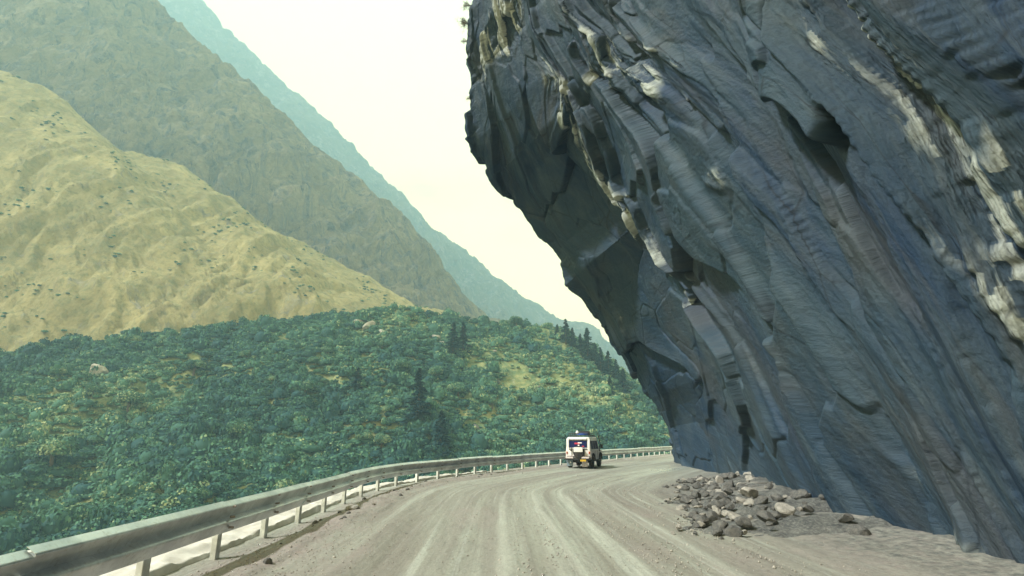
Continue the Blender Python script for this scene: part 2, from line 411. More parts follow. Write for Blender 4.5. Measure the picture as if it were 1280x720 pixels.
# main bed boundaries read off as x at a height in the picture; further ones repeat to the right
LN = [
 [(560, -200), (590, 60), (600, 100), (613, 160), (628, 215), (655, 275), (698, 325), (722, 350), (752, 385), (775, 425), (800, 465), (834, 520), (860, 590)],
 [(560, -200), (612, 60), (622, 110), (645, 192), (668, 240), (701, 287), (741, 320), (752, 368), (790, 415), (822, 455), (845, 520), (880, 620)],
 [(600, -200), (640, -20), (655, 30), (671, 67), (695, 100), (711, 180), (738, 217), (751, 233), (791, 287), (838, 340), (880, 420), (960, 600)],
 [(620, -200), (667, -20), (681, 37), (728, 100), (758, 153), (775, 187), (785, 220), (821, 287), (850, 330), (930, 440), (1010, 600)],
 [(640, -200), (714, -20), (730, 15), (765, 40), (771, 67), (805, 127), (841, 173), (900, 270), (980, 420), (1080, 600)],
 [(670, -200), (728, -20), (746, 10), (788, 57), (841, 107), (880, 150), (960, 280), (1060, 430), (1160, 600)],
]
LN = [L + [(L[-1][0] + (900 - L[-1][1]) * .62, 900)] for L in LN]
wx = px + 3.5 * fbm(Q * .5, R * .22, 301, 4); wy = py
lines = [np.interp(wy, [p[1] for p in L], [p[0] for p in L]) for L in LN]
last = lines[-1]
gap = [52, 60, 45, 80, 58, 90, 70, 100, 85]
for g in gap:
    last = last + g * (1 + .0 * wy); lines.append(last)
# metres across the beds, measured from line to line, and metres down along them
DEP = [31, 31, 29, 27, 25, 23, 20, 19, 18, 17, 16, 15, 14, 13, 12]
Q = -(lines[0] - wx) * 31 / F; acc = np.zeros_like(px)
for k, L in enumerate(lines):
    nxt = lines[k + 1] if k + 1 < len(lines) else L + 600
    w_ = (nxt - L) * DEP[k] / F; wm = np.median(w_[NZ // 4:3 * NZ // 4])
    t_ = np.clip((wx - L) / np.maximum(nxt - L, 4), 0, 1)
    Q = np.where(wx >= L, acc + t_ * wm, Q); acc = acc + wm
Q = Q - 14 * np.clip(S[None, :] - .9, 0, 1) ; R = -ZZ * 1.28 + .25 * Y
AMP = [.0, .55, .95, 1.0, .85, .9, .7, 1.1, .7, 1.2, .8, 1.1, .7, 1.2, .8]
RAMP = [(.10, .55), (.30, -.15), (-.25, 1.35), (.75, 1.65), (.75, 1.25), (.35, 1.5), (1.0, .35), (.1, 1.3), (.9, .3), (.0, 1.3), (1.0, .3), (.1, 1.2), (.8, .3), (.1, 1.2), (.8, .2)]
prev = 0.0
disp = np.zeros_like(px); band = np.zeros_like(px)
for k, L in enumerate(lines):
    nxt = lines[k + 1] if k + 1 < len(lines) else L + 120
    t = np.clip((wx - L) / np.maximum(nxt - L, 4), 0, 1)
    inb = (wx >= L) & (wx < nxt)
    v0, v1 = RAMP[k] if k < len(RAMP) else ((.2, 1.1) if k % 2 else (.9, .3))
    rk = random.Random(60 + k); wv = 1 + .25 * fbm(R * .06, R * 0 + k * 3.7, 950 + k, 3)
    prof = v0 + (v1 - v0) * t ** rk.uniform(.8, 1.3)
    prof = prof * np.clip((wx - L) / 1.6, 0, 1) + prev * (1 - np.clip((wx - L) / 1.6, 0, 1))
    prev = v1
    disp = np.where(inb, prof * wv, disp); band = np.where(inb, k + 1, band)
disp *= np.minimum(sdepth, 1.25) * 1.0
disp = np.where(px > 850, disp * (1 - .35 * sm(850, 950, px)), disp)
def soften(a, n):
    for _ in range(n):
        a[1:-1] = (a[:-2] + 2 * a[1:-1] + a[2:]) / 4; a[:, 1:-1] = (a[:, :-2] + 2 * a[:, 1:-1] + a[:, 2:]) / 4
    return a
disp = soften(disp.copy(), 5)
near_ = sm(780, 900, px); d2 = soften(disp.copy(), 14); disp = disp * (1 - near_) + d2 * near_
Q = Q + .85 * disp
# shattered zones
def blob(cx, cy, sx, sy, ang):
    c, s = math.cos(ang), math.sin(ang); dx = px - cx; dy = py - cy
    return np.exp(-((dx * c + dy * s) / sx) ** 2 - ((-dx * s + dy * c) / sy) ** 2)
A_ = math.radians(58)
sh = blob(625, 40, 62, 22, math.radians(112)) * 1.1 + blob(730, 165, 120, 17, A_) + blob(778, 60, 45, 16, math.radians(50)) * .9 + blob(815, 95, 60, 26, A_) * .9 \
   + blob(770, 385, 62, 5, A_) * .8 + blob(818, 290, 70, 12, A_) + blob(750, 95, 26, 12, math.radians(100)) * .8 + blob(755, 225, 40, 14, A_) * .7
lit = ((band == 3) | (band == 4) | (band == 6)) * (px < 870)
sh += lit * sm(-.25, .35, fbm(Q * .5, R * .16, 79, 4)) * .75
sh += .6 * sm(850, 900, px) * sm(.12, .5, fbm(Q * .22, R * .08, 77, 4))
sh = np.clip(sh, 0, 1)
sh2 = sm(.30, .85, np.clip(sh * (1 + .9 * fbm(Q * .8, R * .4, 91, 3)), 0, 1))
# broken plates at three sizes
f1, c1 = facets(Q / 2.6 + .35 * fbm(Q * .3, R * .2, 5, 2), R / 13 + .12 * Q, 21)
f2, c2 = facets(Q / 1.15, R / 3.9 + .45 * Q, 33)
f3, c3 = facets(Q / .45, R / 2.1 + .4 * Q, 47)
slope = np.abs(np.gradient(disp, axis=1)) / (np.linalg.norm(du, axis=-1) + 1e-6); calm = 1 / (1 + (slope / 1.0) ** 2)
for _ in range(6): calm[:, 1:-1] = np.minimum(calm[:, 1:-1], (calm[:, :-2] + calm[:, 2:]) / 2 * .5 + calm[:, 1:-1] * .5)
calm = .05 + .95 * calm; f2 = f2 * (.3 + .7 * calm); f3 = f3 * calm
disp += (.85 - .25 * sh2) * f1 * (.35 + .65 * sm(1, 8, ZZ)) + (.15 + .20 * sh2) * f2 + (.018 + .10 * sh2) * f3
disp -= .30 * (1 - sm(0, .035, c1)) * sm(1, 6, ZZ) + (.05 + .10 * sh2) * (1 - sm(0, .06, c2))
# thin beds
bed = Q * 1.6 + .5 * fbm(Q * .4, R * .12, 61, 3); saw = bed - np.floor(bed)
disp += (.02 + .08 * sh2) * calm * saw * (h2(np.floor(bed), np.floor(R * .15), 8))
f4, c4 = facets(Q / .17 + .3 * f3, R / .5, 59); disp += (.003 + .03 * sh2) * f4 * calm
disp += .10 * fbm(Q * .35, R * .14, 3, 4) + .03 * fbm(Q * 2, R * .6, 4, 5) + .06 * sh2 * fbm(Q * 5, R * 3, 14, 4)
edge = sm(.86, .90, S)[None, :]
disp = disp * (1 - .55 * edge) + .25 * edge * fbm(ZZ * 1.1, Y * .2, 8, 5) + .18 * edge * facets(ZZ / 1.4, Y / 3, 12)[0]
sf = soften(disp.copy(), 2); disp = disp + (sf - disp) * (.5 + .5 * near_)
# foot of the wall flares and is undercut
disp = (disp - .5) * (sm(-2, 1.2, ZZ) * .35 + .65) + .5
V2 = V + N * disp[..., None]
uvc = np.stack([Q.ravel(), R.ravel()], 1)
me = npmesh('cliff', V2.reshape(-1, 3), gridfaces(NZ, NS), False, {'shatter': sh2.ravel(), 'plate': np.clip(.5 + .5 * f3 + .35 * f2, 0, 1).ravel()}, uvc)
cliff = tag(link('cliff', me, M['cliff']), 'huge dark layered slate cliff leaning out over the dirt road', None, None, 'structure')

# ------------------------------------------------------------------ road, shoulder, embankment
RAILPX = [(438, 628), (470, 615), (500, 607), (560, 598), (620, 590), (700, 581.5), (760, 575.5), (840, 567.5)]
rp = [G(x, y)[:2] for x, y in RAILPX]
pts = [np.array([-3.4, -24.]), np.array([-4.2, -10.]), np.array([-4.75, 0.]), np.array([-4.85, 8.])] + rp
pts += [rp[-1] + np.array([14, 5.5]), rp[-1] + np.array([32, 7]), rp[-1] + np.array([60, 3])]
pts = np.array(pts)
def smooth_curve(pts, step=.25, it=30):
    d = np.r_[0, np.cumsum(np.linalg.norm(np.diff(pts, axis=0), axis=1))]
    s = np.arange(0, d[-1], step)
    c = np.stack([np.interp(s, d, pts[:, k]) for k in range(2)], 1)
    for _ in range(it * 8): c[1:-1] = (c[:-2] + c[2:] + 2 * c[1:-1]) / 4
    d = np.r_[0, np.cumsum(np.linalg.norm(np.diff(c, axis=0), axis=1))]
    s = np.arange(0, d[-1], step); return np.stack([np.interp(s, d, c[:, k]) for k in range(2)], 1), s
RC, RS = smooth_curve(pts, .2, 14)
T = np.gradient(RC, axis=0); T /= np.linalg.norm(T, axis=1, keepdims=True); RN = np.stack([T[:, 1], -T[:, 0]], 1)   # to the right (road side)
def ground_h(s, t):
    h = .035 * fbm(s * .12, t * 1.3, 401, 4) + .02 * fbm(s * .3, t * 3.1, 402, 4) + .012 * fbm(s * 4, t * 4, 403, 4)
    loose = np.exp(-((t - .95) / .55) ** 2) * (.5 + .5 * fbm(s * .5, t * .3, 404, 3))
    h = h + .17 * loose * (1 + .6 * fbm(s * 2.5, t * 2.5, 405, 4)) + .03 * np.exp(-((t - 2.3) / .35) ** 2) * (1 + fbm(s * 1.5, t * 2, 406, 3))
    return h
tt = np.concatenate([np.linspace(-.55, 12.5, 330), np.linspace(12.6, 24, 60)])
s_cam0 = RS[np.argmin(np.abs(RC[:, 1] - 0))]
SS, TT = np.meshgrid(RS, tt, indexing='ij')
hh = ground_h(SS, TT)
RX = RC[:, 0][:, None] + RN[:, 0][:, None] * TT; RY = RC[:, 1][:, None] + RN[:, 1][:, None] * TT
trk = 0; wob = .22 * fbm(SS * .05, SS * 0 + 3.3, 912, 3)
for t0_, w_, a_ in ((4.85, .16, 1), (5.95, .11, .9), (6.95, .13, 1), (8.3, .2, .8), (3.3, .22, .5), (5.4, .2, -1), (6.45, .16, -1), (7.6, .22, -.9), (2.6, .25, -.5), (4.2, .25, -.6), (9.2, .3, -.7)):
    trk = trk + a_ * np.exp(-((TT - t0_ - wob - .10 * fbm(SS * .3, SS * 0 + t0_, 913, 3)) / w_) ** 2) * (.6 + .6 * fbm(SS * .12, TT * .4 + t0_, 914, 4))
hh = hh + .022 * trk
loose = np.clip(np.exp(-((TT - .8) / .8) ** 2) * 1.2 + sm(9.6, 11.5, TT + .8 * fbm(SS * .3, TT * .3, 33, 3)) * .9 + .5 * sm(.25, .5, fbm(SS * .18, TT * .5, 39, 4)), 0, 1)
hh += .35 * sm(10.5, 15, TT) * (1 + .6 * fbm(SS * .8, TT * .8, 55, 4))
me = npmesh('road', np.stack([RX.ravel(), RY.ravel(), hh.ravel()], 1), gridfaces(len(RS), len(tt)), True, {'loose': loose.ravel(), 'track': (.5 + .5 * trk).clip(0, 1).ravel(), 'damp_sheen': (np.exp(-((SS - (s_cam0 + 40)) / 11) ** 2 - ((TT - 8.2) / 3.0) ** 2) * (.6 + .8 * fbm(SS * .15, TT * 1.2, 71, 4))).clip(0, 1).ravel(), 'scree': sm(9.9, 11.6, TT + 1.3 * fbm(SS * .35, TT * .35, 34, 4)).ravel()}, np.stack([SS.ravel(), TT.ravel()], 1))
tag(link('road', me, M['road']), 'dusty unpaved mountain road with curving wheel tracks', None, None, 'structure')
# embankment beyond the rail
te = np.concatenate([np.linspace(0, 3, 26), np.linspace(3.5, 45, 50)])
S2 = RS[::2]; SE, TE = np.meshgrid(S2, te, indexing='ij')
he = -.02 - .35 * np.clip(TE - .6, 0, 2) - .85 * np.clip(TE - 2.4, 0, 60) + np.clip(TE - .4, 0, 1) * .25 * fbm(SE * .7, TE * .8, 501, 5)
he = np.maximum(he, -60)
c2_ = RC[::2]; n2_ = RN[::2]
EX = c2_[:, 0][:, None] - n2_[:, 0][:, None] * (TE + .5); EY = c2_[:, 1][:, None] - n2_[:, 1][:, None] * (TE + .5)
me = npmesh('embankment', np.stack([EX.ravel(), EY.ravel(), he.ravel()], 1), gridfaces(len(S2), len(te)), True)
tag(link('embankment', me, M['bank']), None, None, None, 'structure')
# valley floor out to the horizon
GB = (-1000, -118, 1000, 2080)
me = npmesh('ground', [(GB[0], GB[1], -62), (GB[2], GB[1], -62), (GB[2], GB[3], -62), (GB[0], GB[3], -62)], [(0, 1, 2, 3)])
tag(link('ground', me, M['valley']), None, None, None, 'structure')

# ------------------------------------------------------------------ hills
def sheet(name, crest, base, nu, nv, mat, prof=1.0, amp=3, seed=1, fs=.02, gully=0, backd=120, backz=-90, sharp=0.0, crest_amp=1.0, label=None, sk=0.0):
    """hillside between a foot line and a crest line (both lists of (px,py,D)), with its far side"""
    cr = np.array([P(*p) for p in crest]); ba = np.array([(b if len(b) == 4 else tuple(P(*b)) + (0,))[:3] for b in base])
    d = np.r_[0, np.cumsum(np.linalg.norm(np.diff(cr[:, :2], axis=0), axis=1))]; d /= d[-1]
    u = np.linspace(0, 1, nu)
    C = np.stack([np.interp(u, d, cr[:, k]) for k in range(3)], 1)
    w = 5
    db = np.linspace(0, 1, len(ba)); B = np.stack([np.interp(u, db, ba[:, k]) for k in range(3)], 1)
    v = np.r_[np.linspace(0, 1, nv), 1 + np.linspace(0, 1, nv // 6 + 2)[1:] ** 1.0]
    UU, VV = np.meshgrid(u, v, indexing='ij')
    vf = np.clip(VV, 0, 1); vb = np.clip(VV - 1, 0, 1)
    W = B[:, None, :] + (C - B)[:, None, :] * vf[..., None]
    W[..., 2] = B[:, None, 2] + (C[:, None, 2] - B[:, None, 2]) * vf ** prof
    W[..., 1] += vb * backd; W[..., 2] += vb * backz + 0
    env = (np.clip(1 - vf, 0, 1) ** .6) * (1 - crest_amp) + crest_amp
    x, y = W[..., 0], W[..., 1]
    n = fbm(x * fs, y * fs, seed, 8, .6) * amp * env
    if gully: 
        gx = x * fs * 1.4 + sk * W[..., 2] * fs + .6 * fbm(x * fs, W[..., 2] * fs, seed + 9, 3)
        n = n + gully * (ridged(gx, W[..., 2] * fs * .35, seed + 5, 6, .6)) * (env)
    W[..., 2] += n; W[..., 1] -= n * .5
    me = npmesh(name, W.reshape(-1, 3), gridfaces(nu, len(v)), True)
    o = link(name, me, mat); tag(o, label, None, None, 'structure'); return W, vf, UU, o

HX = lambda x, y, z: (x, y, z, 1)
CR_A = [(-520, 470, 190), (-200, 452, 215), (0, 440, 235), (200, 418, 255), (330, 402, 262), (438, 396, 270), (500, 386, 276), (560, 394, 285), (625, 404, 300), (660, 409, 305), (700, 413, 312), (740, 438, 318), (775, 462, 322), (800, 487, 325), (838, 543, 330), (880, 580, 340), (960, 640, 350)]
BA_A = [HX(-300, 60, -52), HX(-150, 80, -50), HX(-70, 95, -48), HX(-20, 112, -46), HX(40, 130, -44), HX(90, 150, -44), HX(160, 190, -46)]
WA, vfA, uA, _ = sheet('scrub_hillside', CR_A, BA_A, 420, 300, M['hill'], 1.05, 9.0, 31, .026, 6.0, 150, -70, crest_amp=.25, label='green scrub covered hillside across the valley')
CR_B = [(-500, -120, 380), (-200, 10, 395), (0, 88, 405), (70, 118, 410), (150, 186, 415), (220, 206, 420), (300, 258, 425), (350, 296, 429), (400, 316, 432), (438, 338, 436), (470, 352, 440), (520, 379, 445), (560, 392, 450), (600, 404, 455), (640, 420, 460), (700, 460, 470)]
BA_B = [HX(-430, 230, 10), HX(-230, 250, 5), HX(-130, 260, 5), HX(-80, 268, 6), HX(-40, 275, 8), HX(0, 285, 10), HX(50, 300, 8)]
WB, vfB, uB, _ = sheet('grass_slope', CR_B, BA_B, 360, 200, M['grass'], 1.0, 10, 71, .022, 11, 200, -160, crest_amp=.35, label='pale dry grass slope above the scrub')
CR_C = [(-120, -280, 650), (60, -120, 655), (180, -10, 660), (300, 96, 670), (380, 170, 680), (438, 219, 690), (458, 232, 694), (475, 250, 698), (500, 266, 702), (520, 288, 706), (538, 306, 710), (552, 330, 715), (566, 348, 720), (578, 366, 724), (600, 385, 730), (628, 404, 736), (680, 440, 750), (740, 500, 770)]
BA_C = [HX(-620, 390, -20), HX(-420, 400, -20), HX(-220, 420, -20), HX(-120, 440, -20), HX(-40, 470, -20), HX(60, 520, -20), HX(150, 560, -30)]
sheet('rocky_mountain', CR_C, BA_C, 520, 360, M['mount'], 1.12, 26, 131, .014, 34, 300, -300, crest_amp=.30, label='brown and grey rocky mountain with grass patches', sk=-.9)
CR_D = [(100, -150, 1777), (220, -30, 1785), (300, 55, 1792), (380, 128, 1800), (438, 180, 1807), (450, 190, 1809), (462, 206, 1812), (478, 219, 1815), (484, 232, 1818), (505, 250, 1822), (520, 266, 1827), (545, 288, 1833), (570, 306, 1839), (590, 322, 1845), (612, 344, 1852), (628, 356, 1860), (650, 374, 1867), (672, 380, 1875), (690, 390, 1881), (706, 402, 1887), (725, 405, 1893), (742, 410, 1899), (752, 425, 1905), (765, 446, 1912), (800, 480, 1935), (860, 560, 1965), (940, 600, 1995)]
BA_D = [HX(-928, 936, -60), HX(-652, 949, -60), HX(-290, 988, -60), HX(0, 1040, -60), HX(290, 1105, -60), HX(609, 1170, -60), HX(870, 1222, -60)]
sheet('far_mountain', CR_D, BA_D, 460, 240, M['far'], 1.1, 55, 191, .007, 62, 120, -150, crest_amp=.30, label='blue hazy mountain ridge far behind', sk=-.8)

# ------------------------------------------------------------------ foliage prototypes
def leafcloud(n, rad, size, seed, lobes=6, flat=.75, shell=.55, zoff=.45, tonebase=.5):
    """n leaf sprays on an uneven lobed crown"""
    g = np.random.default_rng(seed)
    lc = g.normal(size=(lobes, 3)); lc /= np.linalg.norm(lc, axis=1, keepdims=True); lc[:, 2] = np.abs(lc[:, 2]) * .8
    lc *= (g.uniform(.25, .62, (lobes, 1))); lr = g.uniform(.38, .62, lobes); ltone = g.uniform(-.25, .25, lobes)
    k = g.integers(0, lobes, n)
    d = g.normal(size=(n, 3)); d /= np.linalg.norm(d, axis=1, keepdims=True)
    d[:, 2] = np.where(d[:, 2] < -.35, -d[:, 2], d[:, 2])
    r = lr[k] * (shell + (1 - shell) * g.random(n) ** .5)
    c = lc[k] + d * r[:, None]
    c[:, 2] = c[:, 2] * flat + zoff
    c *= rad
    nrm = d + g.normal(size=(n, 3)) * .38; nrm /= np.linalg.norm(nrm, axis=1, keepdims=True)
    a = np.cross(nrm, g.normal(size=(n, 3))); a /= np.linalg.norm(a, axis=1, keepdims=True); b = np.cross(nrm, a)
    sz = size * g.uniform(.6, 1.3, n)[:, None]
    v = np.stack([c - a * sz * .5 , c + b * sz * .45, c + a * sz * .6 , c - b * sz * .4 + nrm * sz * .12], 1).reshape(-1, 3)
    f = np.arange(4 * n).reshape(-1, 4)
    tone = np.repeat(np.clip(tonebase + ltone[k] + g.normal(size=n) * .13, 0, 1), 4)
    return v, f, tone
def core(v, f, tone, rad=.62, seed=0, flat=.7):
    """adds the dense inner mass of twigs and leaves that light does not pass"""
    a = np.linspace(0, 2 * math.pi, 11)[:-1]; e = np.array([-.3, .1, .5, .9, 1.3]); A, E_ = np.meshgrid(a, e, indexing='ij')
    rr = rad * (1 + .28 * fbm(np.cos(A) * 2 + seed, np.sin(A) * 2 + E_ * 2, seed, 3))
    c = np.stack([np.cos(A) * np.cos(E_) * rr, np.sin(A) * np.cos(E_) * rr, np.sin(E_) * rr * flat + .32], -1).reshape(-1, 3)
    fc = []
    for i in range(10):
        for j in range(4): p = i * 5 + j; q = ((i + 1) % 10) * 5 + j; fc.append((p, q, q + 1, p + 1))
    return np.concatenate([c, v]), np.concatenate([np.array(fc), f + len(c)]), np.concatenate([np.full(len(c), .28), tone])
def leafmesh(name, v, f, tone, mat):
    me = npmesh(name, v, f, False, {'tone': tone}); me.materials.append(mat); return me
def conifer_cloud(h, rad, seed, n=2400, tonebase=.45):
    g = np.random.default_rng(seed)
    nb = int(h * 9); vs = []; tn = []
    per = max(10, n // nb)
    for i in range(nb):
        zf = (i + g.random()) / nb
        z = h * (.08 + .90 * zf); L = rad * (1 - zf) ** .85 * g.uniform(.65, 1.1) + .12
        an = g.uniform(0, 2 * math.pi); t = g.random(per) ** .7
        dirv = np.array([math.cos(an), math.sin(an)])
        side = np.array([-dirv[1], dirv[0]])
        sw = (g.random(per) - .5) * L * .55 * (1 - t * .6)
        c = np.stack([dirv[0] * L * t + side[0] * sw, dirv[1] * L * t + side[1] * sw, z - L * .28 * t ** 1.5 + g.normal(size=per) * .08], 1)
        nrm = np.stack([g.normal(size=per) * .5 + dirv[0] * .4, g.normal(size=per) * .5 + dirv[1] * .4, np.ones(per)], 1); nrm /= np.linalg.norm(nrm, axis=1, keepdims=True)
        a = np.cross(nrm, np.tile(np.array([side[0], side[1], 0]), (per, 1))); a /= np.linalg.norm(a, axis=1, keepdims=True); b = np.cross(nrm, a)
        sz = g.uniform(.25, .55, per)[:, None] * (h / 11)
        vs.append(np.stack([c - a * sz * .6, c + b * sz * .35, c + a * sz * .7 - nrm * sz * .2, c - b * sz * .35], 1).reshape(-1, 3))
        tn.append(np.repeat(np.clip(tonebase + g.normal() * .15 + g.normal(size=per) * .1 + .15 * (t - .5), 0, 1), 4))
    v = np.concatenate(vs); return v, np.arange(len(v)).reshape(-1, 4), np.concatenate(tn)

def trunk_mesh(h, r, seed, limbs=5, crown=.5):
    g = random.Random(seed); b = MB()
    b.tube([(0, 0, -.6), (g.uniform(-.1, .1), g.uniform(-.1, .1), h * .5), (g.uniform(-.2, .2), g.uniform(-.2, .2), h)], [r, r * .7, r * .2], 7)
    for i in range(limbs):
        a = g.uniform(0, 6.28); z = h * g.uniform(.3, .8); L = crown * g.uniform(.5, .9)
        b.tube([(0, 0, z), (math.cos(a) * L * .5, math.sin(a) * L * .5, z + L * .35), (math.cos(a) * L, math.sin(a) * L, z + L * .5)], [r * .4, r * .28, r * .1], 5)
    o = b.build('trunk', M['bark'], None); me = o.data; bpy.data.objects.remove(o); return me

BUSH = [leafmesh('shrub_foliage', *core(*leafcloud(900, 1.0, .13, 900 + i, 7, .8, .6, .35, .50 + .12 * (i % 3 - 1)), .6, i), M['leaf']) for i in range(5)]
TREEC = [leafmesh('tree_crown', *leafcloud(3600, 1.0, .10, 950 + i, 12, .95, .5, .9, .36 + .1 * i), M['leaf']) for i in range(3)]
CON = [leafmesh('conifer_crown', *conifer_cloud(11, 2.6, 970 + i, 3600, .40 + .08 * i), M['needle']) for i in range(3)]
TRK_C = trunk_mesh(10.5, .22, 5, 4, .8); TRK_B = trunk_mesh(.9, .06, 6, 5, .6)

# heights on the scrub hillside: sample from its grid
nuA, nvA = WA.shape[:2]
ppx, ppy = proj(WA.reshape(-1, 3)); ppx = ppx.reshape(nuA, nvA); ppy = ppy.reshape(nuA, nvA)
def on_hill(px, py, front=True):
    """point of the scrub hillside seen nearest to a pixel"""
    k = np.argmin((ppx[:, :300] - px) ** 2 + (ppy[:, :300] - py) ** 2); i, j = divmod(k, 300)
    return WA[i, j]

def tone_at(px, py, x, y):
    """vegetation kind over the hillside: 0 lush dark, 1 dry pale"""
    a = sm(540, 720, px) * .62 * sm(600, 440, py) + .55 * sm(.0, .5, fbm(x * .02, y * .02, 611, 4)) + .25 * sm(470, 400, py) * sm(560, 640, px)
    return a - .12

# --- bush cover: candidates over the slope
NB = 38000
ui = RNG.random(NB) * (nuA - 1); vi = RNG.random(NB) * 299
i0 = ui.astype(int); j0 = vi.astype(int); fu = (ui - i0)[:, None]; fv = (vi - j0)[:, None]
BP = (WA[i0, j0] * (1 - fu) * (1 - fv) + WA[np.minimum(i0 + 1, nuA - 1), j0] * fu * (1 - fv) + WA[i0, j0 + 1] * (1 - fu) * fv + WA[np.minimum(i0 + 1, nuA - 1), j0 + 1] * fu * fv)
bx, by = proj(BP)
keep = (bx > -420) & (bx < 960) & (by < 760) & (by > 360)
clr = fbm(BP[:, 0] * .045, BP[:, 1] * .045, 640, 4); pch = fbm(BP[:, 0] * .07, BP[:, 1] * .06, 660, 4); pch2 = fbm(BP[:, 0] * .03, BP[:, 1] * .03, 680, 3)
dry = tone_at(bx, by, BP[:, 0], BP[:, 1])
keep &= RNG.random(NB) < np.clip(1.15 - 1.2 * sm(.05, .45, clr) * (.3 + .7 * sm(540, 620, bx)) - .45 * np.clip(dry, 0, 1), .08, 1)
BP = BP[keep]; bx = bx[keep]; by = by[keep]; dry = dry[keep]; pch = pch[keep]; pch2 = pch2[keep]
dist = np.hypot(BP[:, 0], BP[:, 1])
size = (RNG.gamma(2.2, .55, len(BP)) + .35) * (1.2 - .5 * np.clip(dry, 0, 1)) * (1 + .7 * np.clip(pch, -.6, 1)) * (1.0 + .35 * sm(520, 590, by)) + .5
size = np.clip(size * .86, .55, 4.8)
show = size / dist
inside = (bx > 20) & (bx < 830) & (by > 395)
order = np.argsort(-show * inside)
solo = set(order[:190].tolist())
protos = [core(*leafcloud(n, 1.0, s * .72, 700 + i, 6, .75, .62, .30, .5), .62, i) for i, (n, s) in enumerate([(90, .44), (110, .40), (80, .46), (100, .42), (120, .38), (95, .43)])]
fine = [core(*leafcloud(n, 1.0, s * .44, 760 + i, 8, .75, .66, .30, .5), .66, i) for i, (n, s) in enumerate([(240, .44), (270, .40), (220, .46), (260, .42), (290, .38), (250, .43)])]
vs, fs_, ts = [], [], []; base = 0
rest = [i for i in range(len(BP)) if i not in solo]
for i in rest:
    v, f, t = (fine if dist[i] < 185 or size[i] > 2.6 else protos)[i % 6]
    a = RNG.random() * 6.28; c, s = math.cos(a), math.sin(a); r = size[i]; st = RNG.choice([.6, .8, 1.0, 1.25, 1.7], p=[.2, .3, .25, .15, .1])
    w = np.empty_like(v); w[:, 0] = (v[:, 0] * c - v[:, 1] * s) * r; w[:, 1] = (v[:, 0] * s + v[:, 1] * c) * r; w[:, 2] = v[:, 2] * r * st - .15 * r
    vs.append(w + BP[i]); fs_.append(f + base); base += len(v)
    ts.append(np.clip(t * .8 - .02 + .40 * np.clip(dry[i], 0, 1) + .30 * pch2[i] - .06 * (size[i] - 1.6) + RNG.normal() * .10, 0, 1))
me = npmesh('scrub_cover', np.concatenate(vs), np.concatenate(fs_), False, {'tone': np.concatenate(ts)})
tag(link('scrub_cover', me, M['leaf']), 'dense green shrub cover over the whole hillside', None, None, 'stuff')
print('bush cover', len(rest), 'quads', base // 4)

def region(px, py):
    return 'near the foot' if py > 540 else ('at mid height' if py > 460 else 'high up')
def add_plant(name, crown, trunk, loc, s, rz, cname, label, cat, group, zs=1.0):
    r = empty(name, loc, rz); r.scale = (s, s, s * zs)
    o = bpy.data.objects.new(cname, crown); COL.objects.link(o); o.parent = r
    if trunk is not None:
        o = bpy.data.objects.new('trunk', trunk); COL.objects.link(o); o.parent = r
    return tag(r, label, cat, group)
def place_words(px, py):
    h = ('left end', 'left side', 'left middle', 'middle', 'right middle', 'right side')[min(5, max(0, int(px / 140)))]
    return h
for i in sorted(solo):
    add_plant('shrub', BUSH[i % 5], TRK_B, BP[i] - np.array([0, 0, .1]), size[i] * 1.05, random.random() * 6.28, 'foliage',
              'rounded leafy green shrub among the scrub on the slope across the valley', 'shrub', 'shrubs across the valley slope', random.uniform(.8, 1.15))

# low dark scrub in patches on the dry grass
gi = RNG.integers(0, WB.shape[0], 5200); gj = RNG.integers(0, 200, 5200); BPB = WB[gi, gj] + RNG.normal(size=(5200, 3)) * np.array([.8, .8, 0])
qx, qy = proj(BPB); kp = (fbm(BPB[:, 0] * .03, BPB[:, 1] * .05, 777, 4) + .5 * fbm(BPB[:, 0] * .15, BPB[:, 2] * .15, 778, 2) > .30) & (qx > -50) & (qx < 700)
BPB = BPB[kp]; vs, fs_, ts, base = [], [], [], 0
for i in range(len(BPB)):
    v, f, t = protos[i % 6]; r_ = RNG.uniform(.7, 2.0) ; a = RNG.random() * 6.28
    w_ = v * r_ * np.array([1, 1, .8]); w_ = np.stack([w_[:, 0] * math.cos(a) - w_[:, 1] * math.sin(a), w_[:, 0] * math.sin(a) + w_[:, 1] * math.cos(a), w_[:, 2]], 1)
    vs.append(w_ + BPB[i] - np.array([0, 0, .4])); fs_.append(f + base); base += len(v); ts.append(np.clip(t * .8 + .15 + RNG.normal() * .12, 0, 1))
me = npmesh('grass_scrub', np.concatenate(vs), np.concatenate(fs_), False, {'tone': np.concatenate(ts)})
tag(link('grass_scrub', me, M['leaf']), 'patches of low bushes on the dry grass slope', None, None, 'stuff')

